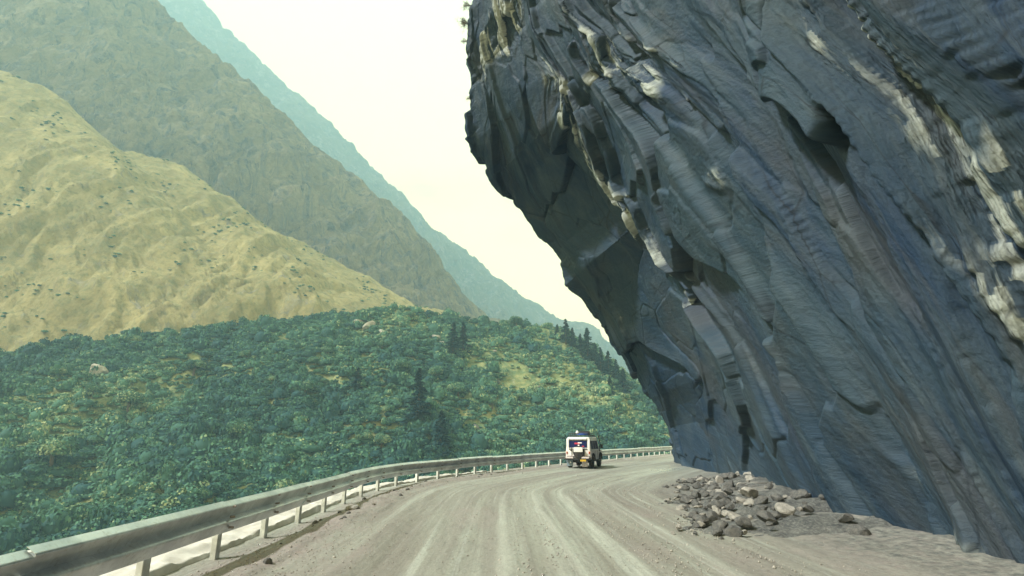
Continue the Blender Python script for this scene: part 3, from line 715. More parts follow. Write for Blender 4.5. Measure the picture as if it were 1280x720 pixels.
# --- trees one can tell apart: (base px, base py, height px, kind, label)
CONS = [
 (521, 532, 51, 'tall dark conifer standing alone low on the hillside left of the off-road car'),
 (549, 570, 40, 'dark conifer at the foot of the slope just above the guardrail'),
 (566, 448, 34, 'dark bushy conifer high on the slope right of the pale outcrop'),
 (578, 444, 30, 'dark conifer touching the right side of the bushy conifer high on the slope'),
 (447, 492, 24, 'small dark conifer at mid slope near the left of the clear photo strip'),
 (762, 498, 20, 'small conifer low on the slope under the ridge conifers'),
 (697, 424, 14, 'smallest conifer at the left start of the ridge row'),
 (707, 430, 24, 'pointed conifer standing highest at the left of the ridge row'),
 (716, 436, 20, 'slim conifer right behind the highest ridge conifer'),
 (726, 444, 20, 'narrow conifer in the middle of the ridge row'),
 (735, 452, 32, 'tallest spired conifer in the ridge row'),
 (744, 458, 22, 'dense conifer right of the tallest spired ridge conifer'),
 (752, 466, 24, 'conifer on the falling ridge second from the cliff edge group'),
 (761, 474, 26, 'conifer on the falling ridge next to the cliff edge group'),
 (771, 482, 24, 'upper conifer of the pair close to the cliff edge'),
 (781, 494, 24, 'lower conifer of the pair close to the cliff edge'),
]
for k, (x, y, hp, lab) in enumerate(CONS):
    p = on_hill(x, y); d = math.hypot(p[0], p[1]); h = hp / F * d * (1.35 if x > 690 and y < 500 else 1.35)
    add_plant('conifer', CON[k % 3], TRK_C, p, h / 11 * 1.35, k * 1.3, 'crown', lab, 'tree', 'conifers on the hillside', 1 / 1.35)
TREES = [
 (645, 412, 12, 'round crowned dark tree on the skyline above the scrub ridge'),
 (572, 500, 15, 'large pale green round bush tree at mid slope in the centre'),
 (545, 478, 13, 'rounded green tree left of the large pale round bush tree'),
 (502, 470, 14, 'broad green tree at mid slope below the pale outcrop'),
 (452, 560, 12, 'brownish green tree at the foot of the slope over the guardrail'),
 (478, 565, 14, 'dark green tree at the slope foot beside the brownish green one'),
 (640, 558, 10, 'dark rounded tree at the slope foot behind the middle of the guardrail'),
 (688, 552, 11, 'dark tree at the slope foot just left of the off-road car'),
 (512, 402, 9, 'wide dark green tree on the upper edge where scrub meets dry grass'),
 (300, 560, 20, 'big dark green tree low on the left slope'),
 (160, 520, 18, 'spreading green tree at mid height of the left slope'),
 (60, 590, 22, 'big leafy tree low at the left edge of the slope'),
 (380, 500, 15, 'dense green tree on the left slope at mid height'),
 (240, 470, 13, 'small round tree high on the left slope'),
]
extra = random.Random(21)
for q in range(46):
    TREES.append((extra.uniform(20, 800), extra.uniform(430, 572), extra.uniform(7, 13), None))
for k, (x, y, rp_, lab) in enumerate(TREES):
    if lab is None:
        if x > 560 and y < 455: continue
        lab = 'plain round green tree standing among the low scrub of the far slope'
    p = on_hill(x, y); d = math.hypot(p[0], p[1]); r = rp_ / F * d * (.92 if k < 14 else .7)
    rt = empty('broadleaf_tree', p, k * .9); tag(rt, lab, 'tree', 'broadleaf trees on the hillside')
    o = bpy.data.objects.new('crown', TREEC[k % 3]); COL.objects.link(o); o.parent = rt; o.scale = (r, r, r * .95)
    o = bpy.data.objects.new('trunk', TRK_C); COL.objects.link(o); o.parent = rt; o.scale = (r * .5, r * .5, r * .12)

# --- rocks
def rock_mesh(seed, sub=3, rough=.35):
    import bmesh
    bm = bmesh.new(); bmesh.ops.create_icosphere(bm, subdivisions=sub, radius=1)
    g = np.random.default_rng(seed)
    pl = g.normal(size=(14, 3)); pl /= np.linalg.norm(pl, axis=1, keepdims=True); dd = g.uniform(.55, .95, 14)
    for v in bm.verts:
        p = np.array(v.co)
        for n_, d_ in zip(pl, dd):
            e = p @ n_ - d_
            if e > 0: p = p - n_ * e
        p *= 1 + .03 * math.sin(p[0] * 9 + seed) + g.normal() * .012
        v.co = p
    me = bpy.data.meshes.new('rock'); bm.to_mesh(me); bm.free(); return me
ROCK = []
for i in range(6):
    m_ = rock_mesh(40 + i); m_.materials.append(M['stone_dark'] if i % 3 else M['stone']); ROCK.append(m_)
def rock(loc, s, label, name='stone', cat='rock', group=None, k=0, flat=.7):
    o = bpy.data.objects.new(name, ROCK[k % 6]); COL.objects.link(o); o.location = tuple(loc)
    o.scale = (s * random.uniform(.8, 1.3), s * random.uniform(.8, 1.2), s * flat * random.uniform(.8, 1.2)); o.rotation_euler = (random.uniform(-.4, .4), random.uniform(-.4, .4), random.random() * 6.28)
    return tag(o, label, cat, group)
for k, (x, y, s, lab) in enumerate([(462, 412, 5.5, 'largest grey outcrop below the dry grass at the upper left of the scrub'), (478, 419, 4.2, 'dark grey outcrop just right of the largest grey outcrop'),
        (449, 405, 3.2, 'small grey outcrop left above the largest outcrop'), (545, 424, 4.2, 'grey rock outcrop high on the slope left of the dark bushy conifer'),
        (553, 431, 2.6, 'small rock below right of the outcrop beside the bushy conifer'), (621, 479, 2.4, 'pale boulder in the middle of the scrub slope'),
        (596, 536, 2.2, 'pinkish grey boulder low on the slope above the guardrail'), (618, 441, 2.2, 'pale rock on the dry upper right of the slope'), (672, 486, 2.0, 'small pale rock at mid slope above the off-road car'),
        (465, 440, 2.5, 'small rock ledge below the dark grey outcrop'), (120, 470, 6, 'large grey outcrop high on the left slope')]):
    p = on_hill(x, y); rock(p + np.array([0, 0, s * .2]), s * .7, lab, 'outcrop', 'rock', 'outcrops on the hillside', 0 if k not in (5, 6, 8) else 1, .8)

# rubble pile at the foot of the cliff
g = random.Random(3)
pile = []
def pile_h(x, y):
    return 0
for k in range(240):
    t = g.random(); D = 12.0 + t * 15
    left = .262 * D + .25 * math.sin(D * 1.3)
    off = .25 + abs(g.gauss(0, 1.0)) * 1.9
    x = left + off; s = (.035 + .11 * g.random() ** 2.2) * (1 + .45 * min(off, 2)) * (1.0 if g.random() > .04 or D < 16 else 1.5)
    z = .02 + .13 * min(off, 4) * (.75 + .25 * math.sin(D * 2.1)) + .05
    ev = max(0, min(1, (D - 11) / 3)); ev = ev * ev * (3 - 2 * ev); z = -.02 + z * ev
    rock((x, D, max(z - .03, s * .15 - .02)), s, 'angular grey stone in the low rubble heap at the foot of the cliff', 'stone', 'stone', 'stones in the rubble heap', k)
# mound under the rubble
nu, nv = 120, 60
yy = np.linspace(11, 30, nu); oo = np.linspace(-.6, 7, nv); YY, OO = np.meshgrid(yy, oo, indexing='ij')
LX = .262 * YY + .25 * np.sin(YY * 1.3) + OO
env_ = sm(11, 14, YY) * sm(30, 25, YY)
ZM = -.12 + env_ * (.03 + .13 * np.clip(OO, 0, 4)) * (.75 + .25 * np.sin(YY * 2.1)) + .20 * env_ * fbm(YY * 1.5, OO * 1.5, 88, 5) - .2 * (OO < 0)
me = npmesh('rubble_mound', np.stack([LX.ravel(), YY.ravel(), ZM.ravel()], 1), gridfaces(nu, nv), False)
tag(link('rubble_mound', me, M['scree']), None, None, None, 'structure')

# stones along the road's left shoulder
def roadpt(s, t):
    x = np.interp(s, RS, RC[:, 0]) + np.interp(s, RS, RN[:, 0]) * t; y = np.interp(s, RS, RC[:, 1]) + np.interp(s, RS, RN[:, 1]) * t
    z = float(ground_h(np.array([s]), np.array([t]))[0]); return np.array([x, y, z])
s_cam = RS[np.argmin(np.abs(RC[:, 1] - 0))]
for k in range(46):
    s = s_cam + g.uniform(5, 36); t = abs(g.gauss(.75, .4)); r = g.uniform(.03, .085)
    p = roadpt(s, t); rock(p + np.array([0, 0, r * .2]), r, 'small brown stone in the loose dirt beside the guardrail', 'stone', 'stone', 'stones along the guardrail', k)
p = G(440, 641); rock((p[0], p[1], .1), .16, 'single black stone lying on the shoulder below the near guardrail', 'stone', 'stone', None, 0)
# gravel: loose chips all over the road, one mass
gv, gf = [], []; b0 = 0
oct_ = np.array([(1, 0, 0), (-1, 0, 0), (0, 1, 0), (0, -1, 0), (0, 0, 1), (0, 0, -1)], float)
of = np.array([(0, 2, 4), (2, 1, 4), (1, 3, 4), (3, 0, 4), (2, 0, 5), (1, 2, 5), (3, 1, 5), (0, 3, 5)])
for k in range(6000):
    s = s_cam + RNG.uniform(3.0, 34) if k % 3 else s_cam + RNG.uniform(3, 14)
    c = RNG.random()
    if c < .35: t = abs(RNG.normal(.9, .7))
    elif c < .75: t = RNG.choice([5.2, 6.1, 7.6, 8.3, 9.4]) + RNG.normal() * .16 + .3 * math.sin(s * .13)
    else: t = RNG.uniform(.3, 12)
    x = np.interp(s, RS, RC[:, 0]) + np.interp(s, RS, RN[:, 0]) * t; y = np.interp(s, RS, RC[:, 1]) + np.interp(s, RS, RN[:, 1]) * t
    r = RNG.uniform(.006, .020) * (1.8 if RNG.random() < .05 else 1)
    gv.append(oct_ * r * RNG.uniform(.6, 1.3, (6, 3)) + np.array([x, y, 0])); gf.append(of + b0); b0 += 6
gvv = np.concatenate(gv)
cen = gvv.reshape(-1, 6, 3).mean(1)
# road height under each chip
from mathutils import kdtree
sI = [0] * 0
kd = kdtree.KDTree(len(RC))
for i, c in enumerate(RC): kd.insert((c[0], c[1], 0), i)
kd.balance()
ci = np.array([kd.find((c[0], c[1], 0))[1] for c in cen]); dvec = cen[:, :2] - RC[ci]; tc_ = (dvec * RN[ci]).sum(1); sc_ = RS[ci] + (dvec * T[ci]).sum(1)
gvv[:, 2] += np.repeat(ground_h(sc_, tc_) + .004, 6)
me = npmesh('gravel', gvv, np.concatenate(gf), False); tag(link('gravel', me, M['stone']), 'loose gravel chips scattered along the wheel tracks', None, None, 'stuff')

# ------------------------------------------------------------------ guardrail
gr = empty('guardrail', tuple(roadpt(s_cam + 16, 0)[:2]) + (0,)); tag(gr, 'long galvanised ribbed steel guardrail on short white posts along the outer road edge', 'guardrail')
org = np.array(gr.location)
prof = []
zb, zt_ = .40, .92
for k in range(37):
    u = k / 36; z = zb + (zt_ - zb) * u
    ph = (u * 2) % 1 if k < 36 else 1.0; d = -.06 + .115 * (ph / .70 if ph < .70 else (1 - ph) / .30)
    prof.append((d, z))

def beam(s0, s1, out, dz):
    ss = np.arange(s0, s1 + .01, .25); v = []; 
    X0 = np.interp(ss, RS, RC[:, 0]); Y0 = np.interp(ss, RS, RC[:, 1]); nx = np.interp(ss, RS, RN[:, 0]); ny = np.interp(ss, RS, RN[:, 1])
    n = len(prof); wob = .018 * math.sin(s0 * 1.7)
    for side in (0, -.006):
        for i in range(len(ss)):
            for (d, z) in prof:
                o = out + d + side + wob * math.sin((ss[i] - s0) * .8)
                v.append((X0[i] + nx[i] * o - org[0], Y0[i] + ny[i] * o - org[1], z + dz))
    m = len(ss); F_ = []
    for b_, fl in ((0, False), (m * n, True)):
        for i in range(m - 1):
            for k in range(n - 1):
                a = b_ + i * n + k; q = (a, a + n, a + n + 1, a + 1); F_.append(q[::-1] if fl else q)
    for k in range(n - 1):
        F_.append((k, k + 1, k + 1 + m * n, k + m * n)); e = (m - 1) * n; F_.append((e + k, e + k + m * n, e + k + 1 + m * n, e + k + 1))
    for i in range(m - 1):
        for k in (0, n - 1): F_.append((i * n + k, (i + 1) * n + k, (i + 1) * n + k + m * n, i * n + k + m * n))
    me = npmesh('beam', v, F_, True); me.set_sharp_from_angle(angle=math.radians(50)); return me
s0 = s_cam - 6; k = 0
while s0 < RS[-1] - 8:
    link('beam', beam(s0, s0 + 4.18, .0 + (.009 if k % 2 else 0), .012 * math.sin(k * 2.3) + (.008 if k % 2 else 0)), M['galv'], gr)
    s0 += 4.0; k += 1
    if k > 30: break
send = s0
s0 = s_cam - 5.8; k = 0
while s0 < send and k < 64:
    p = roadpt(s0, -.17); tx, ty = np.interp(s0, RS, T[:, 0]), np.interp(s0, RS, T[:, 1])
    ang = math.atan2(ty, tx); Rm = Matrix.Rotation(ang + random.uniform(-.05, .05), 4, 'Z') @ Matrix.Rotation(random.uniform(-.03, .03), 4, 'Y')
    b = MB(); b.box((p[0] - org[0], p[1] - org[1], .36), (.16, .10, 1.0), Rm.to_3x3())
    b.build('post', M['post'], gr, .008, 1)
    q = roadpt(s0, -.03); c = MB()
    for zz in (.50, .66, .82):
        c.lathe([(.0, .0), (.018, .0), (.018, .02), (.008, .028), (0, .028)], (0, 0, 0), 'x', 8)
    b2 = MB()
    for zz in (.49, .66, .83):
        cc = roadpt(s0, .0); n_ = np.array([np.interp(s0, RS, RN[:, 0]), np.interp(s0, RS, RN[:, 1])])
        pc = cc[:2] + n_ * .03
        b2 = MB(); b2.tube([(pc[0] - org[0] - n_[0] * .02, pc[1] - org[1] - n_[1] * .02, zz), (pc[0] - org[0] + n_[0] * .06, pc[1] - org[1] + n_[1] * .06, zz)], .02, 6); (b2.build('bolt', M['rusty'], gr) if 7 < k < 22 else None)
    s0 += 2.0; k += 1

# pale concrete coping outside the rail, uneven and broken
ss = np.arange(s_cam - 8, s_cam + 34, .16); tp = np.linspace(0, 1, 14)
SS_, TP = np.meshgrid(ss, tp, indexing='ij')
wid = .85 - .35 * sm(s_cam + 20, s_cam + 32, SS_) + .25 * fbm(SS_ * .6, TP * 0, 801, 4)
out_ = -.30 - TP * wid
ht = np.where((TP > .03) & (TP < .97), .10 + .10 * fbm(SS_ * .7, TP * 1.5, 802, 5) + .05 * fbm(SS_ * 4, TP * 5, 803, 3), -.5)
CXx = np.interp(SS_, RS, RC[:, 0]) + np.interp(SS_, RS, RN[:, 0]) * out_; CYy = np.interp(SS_, RS, RC[:, 1]) + np.interp(SS_, RS, RN[:, 1]) * out_
me = npmesh('edge_kerb', np.stack([CXx.ravel(), CYy.ravel(), ht.ravel()], 1), gridfaces(len(ss), 14), False)
tag(link('edge_kerb', me, M['coping']), 'rough whitish concrete kerb running under and behind the near guardrail', 'kerb')

# ------------------------------------------------------------------ plants on the cliff edge
def cliff_plant(px, py, D, r, lab, seed, dx=0, droop=0):
    p = P(px, py, D); rt = empty('cliff_shrub', p); tag(rt, lab, 'shrub', 'dry shrubs clinging to the cliff edge')
    gg = random.Random(seed); b = MB(); tips = []
    for i in range(26):
        a = gg.uniform(0, 6.28); e = gg.uniform(-.5, 1.0)
        d = Vector((math.cos(a) * math.cos(e) - .8, math.sin(a) * math.cos(e) * .7, math.sin(e) - droop)).normalized()
        L = r * gg.uniform(.5, 1.15); m = d * L * .5 + Vector((0, 0, L * .08)); t_ = d * L + Vector((0, 0, -L * .06))
        b.tube([(0.25, 0, 0), m, t_], [r * .018, r * .012, r * .005], 4); tips += [m, t_, d * L * .8]
        for j in range(3):
            q = m + (t_ - m) * gg.random(); w = q + Vector((gg.uniform(-1, 1), gg.uniform(-1, 1), gg.uniform(-.6, 1))) * r * .22
            b.tube([q, w], [r * .008, r * .004], 3); tips.append(w)
    b.build('twigs', M['bark'], rt)
    ga = np.random.default_rng(seed); C_ = np.array([tuple(t) for t in tips]); C_ = np.repeat(C_, 6, 0) + ga.normal(size=(len(C_) * 6, 3)) * r * .07
    n = len(C_); a = ga.normal(size=(n, 3)); a /= np.linalg.norm(a, axis=1, keepdims=True); c_ = np.cross(a, ga.normal(size=(n, 3))); c_ /= np.linalg.norm(c_, axis=1, keepdims=True)
    sz = r * .035 * ga.uniform(.6, 1.4, n)[:, None]
    v = np.stack([C_ - a * sz, C_ + c_ * sz * .5, C_ + a * sz, C_ - c_ * sz * .5], 1).reshape(-1, 3)
    link('leaves', leafmesh('leaves', v, np.arange(4 * n).reshape(-1, 4), np.repeat(ga.random(n), 4), M['dryleaf']), None, rt)
cliff_plant(584, 30, 28.7, .62, 'largest dry wispy shrub sticking out from the upper cliff edge', 1)
cliff_plant(586, 8, 28.0, .45, 'wispy dry shrub at the very top of the cliff edge', 2)
cliff_plant(582, 52, 29.2, .30, 'tiny dry shrub below the largest one on the cliff edge', 3)
cliff_plant(588, 150, 31.9, .26, 'small dry tuft on the bulge halfway down the cliff edge', 4, 0, .5)
cliff_plant(586, 124, 31.0, .22, 'smallest dry tuft on the cliff edge above the bulge tuft', 5)

# ------------------------------------------------------------------ the off-road car
p0 = G(723.5, 585.6)
YAW = -math.radians(19.5)
car = empty('off_road_car', (p0[0] + .62, p0[1] + 1.55, .02), YAW)
tag(car, 'boxy dusty white off-road car with spare wheel and loaded roof rack seen from behind', 'car')
W2 = .84
b = MB()   # body shell: side outline (y forward, z up)
side_lo = [(-1.98, .62), (-1.98, 1.10), (1.0, 1.10), (1.05, 1.12), (1.95, 1.06), (2.02, .95), (2.02, .55), (1.72, .50), (1.60, .82), (1.38, .93), (1.06, .93), (.84, .82), (.72, .50), (-.84, .50), (-.96, .82), (-1.14, .93), (-1.44, .93), (-1.62, .82), (-1.74, .56)]
b.prism(side_lo, -W2, W2)
b.build('body', M['side_paint'], car, .02, 2)
b = MB()   # cabin: trapezoid, narrower at the roof
def frustum(b, y0, y1, z0, z1, w0, w1, dy0=0, dy1=0):
    v = [(-w0, y0, z0), (w0, y0, z0), (w0, y1, z0), (-w0, y1, z0), (-w1, y0 + dy0, z1), (w1, y0 + dy0, z1), (w1, y1 + dy1, z1), (-w1, y1 + dy1, z1)]
    return b.add(v, [(0, 3, 2, 1), (4, 5, 6, 7), (0, 1, 5, 4), (1, 2, 6, 5), (2, 3, 7, 6), (3, 0, 4, 7)])
frustum(b, -1.98, 1.02, 1.10, 1.90, W2 - .01, W2 - .10, .07, -.36)
b.build('cabin', M['white_paint'], car, .05, 3)
b = MB(); frustum(b, -1.93, .66, 1.885, 1.965, W2 - .09, W2 - .16, .05, -.06); b.build('roof', M['white_paint'], car, .03, 3)
# rear panel with window and door
b = MB(); b.box((0, -2.0, .97), (1.56, .05, .62)); b.box((-.70, -1.965, 1.5), (.16, .05, .74), Matrix.Rotation(-.09, 3, 'X')); b.box((.70, -1.965, 1.5), (.16, .05, .74), Matrix.Rotation(-.09, 3, 'X')); b.box((0, -1.94, 1.83), (1.42, .05, .13), Matrix.Rotation(-.09, 3, 'X'))
rd = b.build('tailgate', M['white_paint'], car, .012, 2)
b = MB(); b.box((0.0, -1.972, 1.52), (1.16, .03, .46), Matrix.Rotation(-.09, 3, 'X')); rw = b.build('rear_window', M['glass'], car, .01, 1)
for x, z, w, h, mm in ((-.06, 1.56, .34, .10, 'sticker_red'), (.12, 1.60, .26, .06, 'sticker_white'), (.04, 1.42, .10, .12, 'sticker_white'), (.34, 1.38, .14, .06, 'sticker_red')):
    b = MB(); b.box((x, -1.995 + (z - 1.52) * .09, z), (w, .008, h), Matrix.Rotation(-.09, 3, 'X') @ Matrix.Rotation(.15 * (x + .1), 3, 'Y')); b.build('sticker', M[mm], rw)
b = MB(); b.box((0, -1.95, 1.80), (1.30, .012, .02)); 
b = MB()
for x0 in (-.42, .42): b.tube([(x0, -2.05, .70), (x0, -2.06, 1.28)], .018, 6)
b.tube([(-.62, -2.05, 1.20), (.62, -2.05, 1.20)], .018, 6)
b.build('rear_guard', M['black'], car)
b = MB()
for x in (-.60, .60): b.box((x, -1.975, 1.45), (.022, .05, .95), Matrix.Rotation(-.05, 3, 'X'))
b.box((0, -2.03, 1.235), (1.2, .012, .022)); b.box((0, -1.99, 1.80), (1.2, .06, .03)); b.box((-.45, -2.035, 1.12), (.14, .03, .05))
b.build('door_seam', M['black'], car)
b = MB(); b.box((0, -2.03, .745), (1.5, .05, .06)); b.build('sill_strip', M['black'], car)
# spare wheel with its pale cover
sp_ = MB(); sp_.lathe([(0, -.10), (.27, -.10), (.36, -.07), (.38, 0), (.36, .09), (0, .09)], (.06, -2.16, 1.03), 'y', 28); spo = sp_.build('spare_wheel', M['rubber'], car, smooth=True)
b = MB(); b.box((.07, -2.285, 1.17), (.60, .05, .30)); b.build('wheel_cover', M['white_paint'], spo, .10, 4)
b = MB(); b.box((0, -2.10, .60), (1.70, .16, .16)); bp = b.build('rear_bumper', M['black'], car, .02, 2)
for x in (-.55, .50):
    b = MB(); b.box((x, -2.19, .68), (.50, .03, .11)); b.build('bumper_plate', M['side_paint'], bp, .01, 1)
b = MB(); b.box((0, -2.04, .79), (1.45, .04, .06)); b.build('trim_strip', M['side_paint'], car, .006, 1)
for sx in (-1, 1):
    b = MB(); b.box((sx * .74, -2.04, .98), (.08, .05, .15)); tl = b.build('tail_light', M['red'], car, .015, 2)
    b = MB(); b.box((sx * .74, -2.07, 1.02), (.06, .02, .05)); b.build('indicator', M['amber'], tl, .006, 1)
b = MB(); b.box((.36, -2.195, .50), (.36, .02, .10)); npl = b.build('number_plate', M['yellow'], car, .006, 1)
b = MB()
for i in range(8): b.box((.22 + i * .040, -2.207, .50), (.020, .003, .045))
b.build('plate_marks', M['ink'], npl)
for x, mm, w, zc in ((-.60, 'mudflap', .40, .34), (.40, 'mudflap_dusty', .38, .30)):
    b = MB(); b.box((x, -1.92, zc), (w, .02, .40), Matrix.Rotation(.1, 3, 'X')); b.build('mud_flap', M[mm], car, .006, 1)
b = MB(); b.box((0, -.1, .46), (.9, 3.4, .14)); b.build('chassis', M['black'], car)
b = MB(); b.tube([(-.75, -1.30, .38), (.75, -1.30, .38)], .055, 8); b.lathe([(0, -.14), (.14, -.08), (.14, .08), (0, .14)], (.05, -1.3, .38), 'x', 12); b.build('rear_axle', M['black'], car)
b = MB(); b.tube([(-.75, 1.22, .38), (.75, 1.22, .38)], .05, 8); b.build('front_axle', M['black'], car)
b = MB(); b.tube([(-.45, -1.0, .36), (-.50, -2.12, .38)], .035, 8); b.build('exhaust', M['chrome'], car)
def wheel(x, y, sx):
    b = MB(); b.lathe([(.22, -.12), (.35, -.12), (.385, -.08), (.39, 0), (.385, .08), (.35, .12), (.22, .12)], (x, y, .385), 'x', 32)
    t = b.build('wheel', M['rubber'], car, smooth=True)
    b = MB(); b.lathe([(0, -.07), (.10, -.08), (.12, -.04), (.20, -.03), (.235, -.11), (.235, .11), (.20, .03), (.12, .04), (.10, .08), (0, .07)], (x, y, .385), 'x', 24); b.build('rim', M['chrome'], t, smooth=True)
for sx in (-1, 1):
    wheel(sx * .72, -1.29, sx); wheel(sx * .72, 1.22, sx)
    for yc in (-1.29, 1.22):
        b = MB(); arc = [(sx * (W2 + .03), yc + .47 * math.cos(a), .42 + .50 * math.sin(a)) for a in np.linspace(.1, math.pi - .1, 12)]
        b.tube(arc, .045, 6); b.build('wheel_arch', M['black'], car)
    # side windows
    for y0, y1 in ((-1.72, -1.02), (-.92, -.22), (-.12, .62)):
        zs = 1.18, 1.72
        xo0 = W2 - .01 - .09 * ((zs[0] - 1.1) / .8) + .012; xo1 = W2 - .01 - .09 * ((zs[1] - 1.1) / .8) + .012
        b = MB(); e = .16 if y1 > .5 else .0
        b.add([(sx * xo0, y0, zs[0]), (sx * xo0, y1 + e * .8, zs[0]), (sx * xo1, y1 - e, zs[1]), (sx * xo1, y0, zs[1]), (sx * (xo0 - .03), y0, zs[0]), (sx * (xo0 - .03), y1 + e * .8, zs[0]), (sx * (xo1 - .03), y1 - e, zs[1]), (sx * (xo1 - .03), y0, zs[1])],
              [(0, 1, 2, 3), (7, 6, 5, 4), (0, 4, 5, 1), (1, 5, 6, 2), (2, 6, 7, 3), (3, 7, 4, 0)])
        b.build('side_window', M['glass'], car)
    b = MB(); b.box((sx * (W2 + .006), .22, .86), (.012, .02, .5)); b.box((sx * (W2 + .006), -.58, .86), (.012, .02, .5)); b.box((sx * (W2 + .010), .08, 1.0), (.02, .12, .03)); b.box((sx * (W2 + .010), -.70, 1.0), (.02, .12, .03)); b.build('door_trim', M['black'], car)
    b = MB(); b.box((sx * (W2 + .09), -.02, .46), (.16, 1.45, .04)); b.box((sx * (W2 - .02), -.5, .48), (.10, .04, .03)); b.box((sx * (W2 - .02), .5, .48), (.10, .04, .03)); b.build('side_step', M['black'], car, .01, 1)
    b = MB(); b.tube([(sx * (W2 - .02), .72, 1.20), (sx * (W2 + .14), .76, 1.28)], .015, 6); b.box((sx * (W2 + .20), .77, 1.34), (.15, .06, .26)); b.build('side_mirror', M['black'], car, .012, 1)
# bonnet, windscreen, front
b = MB(); frustum(b, 1.02, 2.0, 1.08, 1.22, W2 - .06, W2 - .18, .0, -.12); b.build('bonnet', M['white_paint'], car, .03, 2)
b = MB(); frustum(b, .985, 1.035, 1.17, 1.80, W2 - .10, W2 - .17, -.30, -.30); b.build('windscreen', M['glass'], car)
b = MB(); b.box((0, 2.12, .58), (1.64, .14, .18)); b.build('front_bumper', M['black'], car, .02, 2)
b = MB(); b.box((0, 2.03, .90), (1.0, .03, .26)); b.build('grille', M['black'], car, .01, 1)
for sx in (-1, 1):
    b = MB(); b.lathe([(0, 0), (.09, 0), (.085, .04), (0, .05)], (sx * .64, 2.02, .90), 'y', 16); b.build('headlight', M['chrome'], car)
b = MB(); b.tube([(W2 + .02, .95, 1.0), (W2 + .05, .98, 1.6), (W2 - .0, .90, 1.95)], .035, 8); b.lathe([(0, 0), (.06, 0), (.06, .14), (0, .14)], (W2, .90, 1.93), 'z', 10); b.build('snorkel', M['black'], car)
# roof rack
b = MB(); rz_ = 2.08
for x in (-.66, .66): b.tube([(x, -1.75, rz_), (x, .45, rz_)], .028, 6); b.tube([(x, -1.75, rz_ + .13), (x, .45, rz_ + .13)], .026, 6)
for y in np.linspace(-1.75, .45, 8): b.tube([(-.66, y, rz_), (.66, y, rz_)], .013, 6)
for y in (-1.75, .45): b.tube([(-.66, y, rz_ + .13), (.66, y, rz_ + .13)], .026, 6)
for x in (-.66, .66):
    for y in np.linspace(-1.75, .45, 5): b.tube([(x, y, 1.93), (x, y, rz_ + .13)], .013, 6)
b.build('roof_rack', M['black'], car)
b = MB()
for i in range(5): b.tube([(W2 - .04, -1.7 + i * .0, 1.2), (W2 - .04, -1.7, 1.2)], .01, 4)
# cargo on the rack: resting things
def cargo(name, mesh_fn, lab, cat, lx, ly, lz, rz=0):
    c = MB(); mesh_fn(c); R_ = Matrix.Rotation(YAW, 4, 'Z'); w = R_ @ Vector((lx, ly, lz)) + car.location
    o = c.build(name, mesh_fn.mat, None, mesh_fn.bev, 3, True); o.location = w; o.rotation_euler = (0, 0, YAW + rz); return tag(o, lab, cat)
def f1_(c): c.lathe([(0, -.07), (.34, -.07), (.42, -.03), (.42, .03), (.34, .07), (0, .07)], (0, 0, 0), 'z', 24)
f1_.mat = M['bluefab']; f1_.bev = 0
cargo('tarp_bundle', f1_, 'flat round blue tarp bundle lying on the car roof rack', 'bundle', .16, -1.15, 2.17)
def f2_(c): c.box((0, 0, 0), (.75, .6, .26))
f2_.mat = M['black']; f2_.bev = .04
cargo('luggage_bag', f2_, 'black luggage bag lying on the front of the roof rack', 'bag', .05, -.1, 2.23, .2)
def f3_(c): c.lathe([(0, -.09), (.09, -.09), (.13, -.02), (.09, .08), (.03, .15), (0, .16)], (0, 0, 0), 'z', 12)
f3_.mat = M['post']; f3_.bev = 0
cargo('jerry_bundle', f3_, 'small pale grey cloth bundle on the left of the roof rack', 'bundle', -.14, -1.45, 2.25)

# ------------------------------------------------------------------ haze
b = MB(); b.box((0, 0, 0), (1, 1, 1)); hz = b.build('haze', None, None)
hz.data.materials.clear()
hm = bpy.data.materials.new('haze_air'); hm.use_nodes = True; hn = hm.node_tree; hn.nodes.clear()
ho = hn.nodes.new('ShaderNodeOutputMaterial'); pv = hn.nodes.new('ShaderNodeVolumePrincipled')
HAZE = .00040
pv.inputs['Color'].default_value = (.52, .82, 1.0, 1); pv.inputs['Density'].default_value = HAZE; pv.inputs['Anisotropy'].default_value = .0
hn.links.new(pv.outputs[0], ho.inputs['Volume']); hz.data.materials.append(hm)
lo = np.array([1e9] * 3); hi = -lo
for o in COL.objects:
    if o.type == 'MESH' and o is not hz and o.parent is None and len(o.data.vertices) > 200:
        c = np.empty(len(o.data.vertices) * 3, dtype=np.float32); o.data.vertices.foreach_get('co', c); c = c.reshape(-1, 3)
        if o.location.length < 1e-6 and o.scale[0] == 1: lo = np.minimum(lo, c.min(0)); hi = np.maximum(hi, c.max(0))
print('scene bounds', lo, hi)
lo = lo - np.array([3, 3, 1]); hi = hi + np.array([3, 3, 6])
hz.scale = tuple(float(v) for v in hi - lo); hz.location = tuple(float(v) for v in (hi + lo) / 2)
tag(hz, 'pale blue haze filling the valley air', None, None, 'stuff')

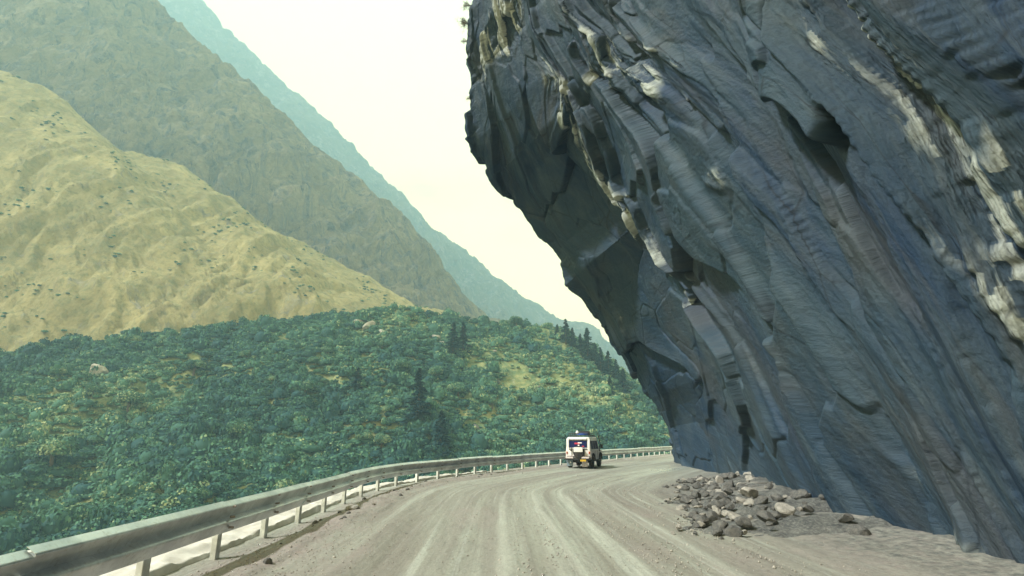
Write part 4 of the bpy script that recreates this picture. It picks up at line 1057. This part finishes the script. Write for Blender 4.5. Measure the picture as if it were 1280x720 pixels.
# ------------------------------------------------------------------ light
SUN_EL, SUN_AZ = math.radians(47), math.radians(-112)      # azimuth from +Y towards +X
w = bpy.data.worlds.new('World'); sc.world = w; w.use_nodes = True; t = w.node_tree; bg = t.nodes['Background']
sky = t.nodes.new('ShaderNodeTexSky'); sky.sky_type = 'NISHITA'; sky.sun_disc = False; sky.sun_elevation = SUN_EL; sky.sun_rotation = SUN_AZ
sky.air_density = 1.0; sky.dust_density = 3.0; sky.altitude = 2500
tc = t.nodes.new('ShaderNodeTexCoord'); mp = t.nodes.new('ShaderNodeMapping'); mp.inputs['Scale'].default_value = (1, 1, 2.4); t.links.new(tc.outputs['Generated'], mp.inputs[0])
nz = t.nodes.new('ShaderNodeTexNoise'); nz.inputs['Scale'].default_value = 2.1; nz.inputs['Detail'].default_value = 7; nz.inputs['Roughness'].default_value = .5; t.links.new(mp.outputs[0], nz.inputs['Vector'])
rp2 = t.nodes.new('ShaderNodeValToRGB'); rp2.color_ramp.elements[0].position = .36; rp2.color_ramp.elements[0].color = (.66, .66, .66, 1); rp2.color_ramp.elements[1].position = .50; rp2.color_ramp.elements[1].color = (1, 1, 1, 1)
t.links.new(nz.outputs[0], rp2.inputs[0])
mx = t.nodes.new('ShaderNodeMix'); mx.data_type = 'RGBA'; t.links.new(rp2.outputs[0], mx.inputs[0]); t.links.new(sky.outputs[0], mx.inputs[6]); mx.inputs[7].default_value = (16.0, 14.0, 7.2, 1)
t.links.new(mx.outputs[2], bg.inputs['Color']); bg.inputs['Strength'].default_value = .08
sd = bpy.data.lights.new('sun', 'SUN'); sd.energy = 4.4; sd.angle = math.radians(4); sd.color = (1, .97, .94)
so = bpy.data.objects.new('sun', sd); COL.objects.link(so)
dirv = Vector((math.sin(SUN_AZ) * math.cos(SUN_EL), math.cos(SUN_AZ) * math.cos(SUN_EL), math.sin(SUN_EL)))
so.rotation_euler = (-dirv).to_track_quat('-Z', 'Y').to_euler(); so.location = dirv * 60

cam = bpy.data.cameras.new('camera'); co = bpy.data.objects.new('camera', cam); COL.objects.link(co)
cam.sensor_width = 36; cam.lens = 36 * F / 1280; cam.clip_end = 20000; cam.clip_start = .05
co.location = (0, 0, CAMZ); co.rotation_euler = (math.pi / 2 + PITCH, 0, 0); sc.camera = co
sc.view_settings.view_transform = 'Standard'; sc.view_settings.look = 'None'; sc.view_settings.exposure = .66; sc.view_settings.gamma = 1
sc.cycles.use_denoising = True; sc.cycles.max_bounces = 6; sc.cycles.diffuse_bounces = 3; sc.cycles.glossy_bounces = 2; sc.cycles.volume_bounces = 3; sc.cycles.use_adaptive_sampling = True
sc.render.use_persistent_data = False
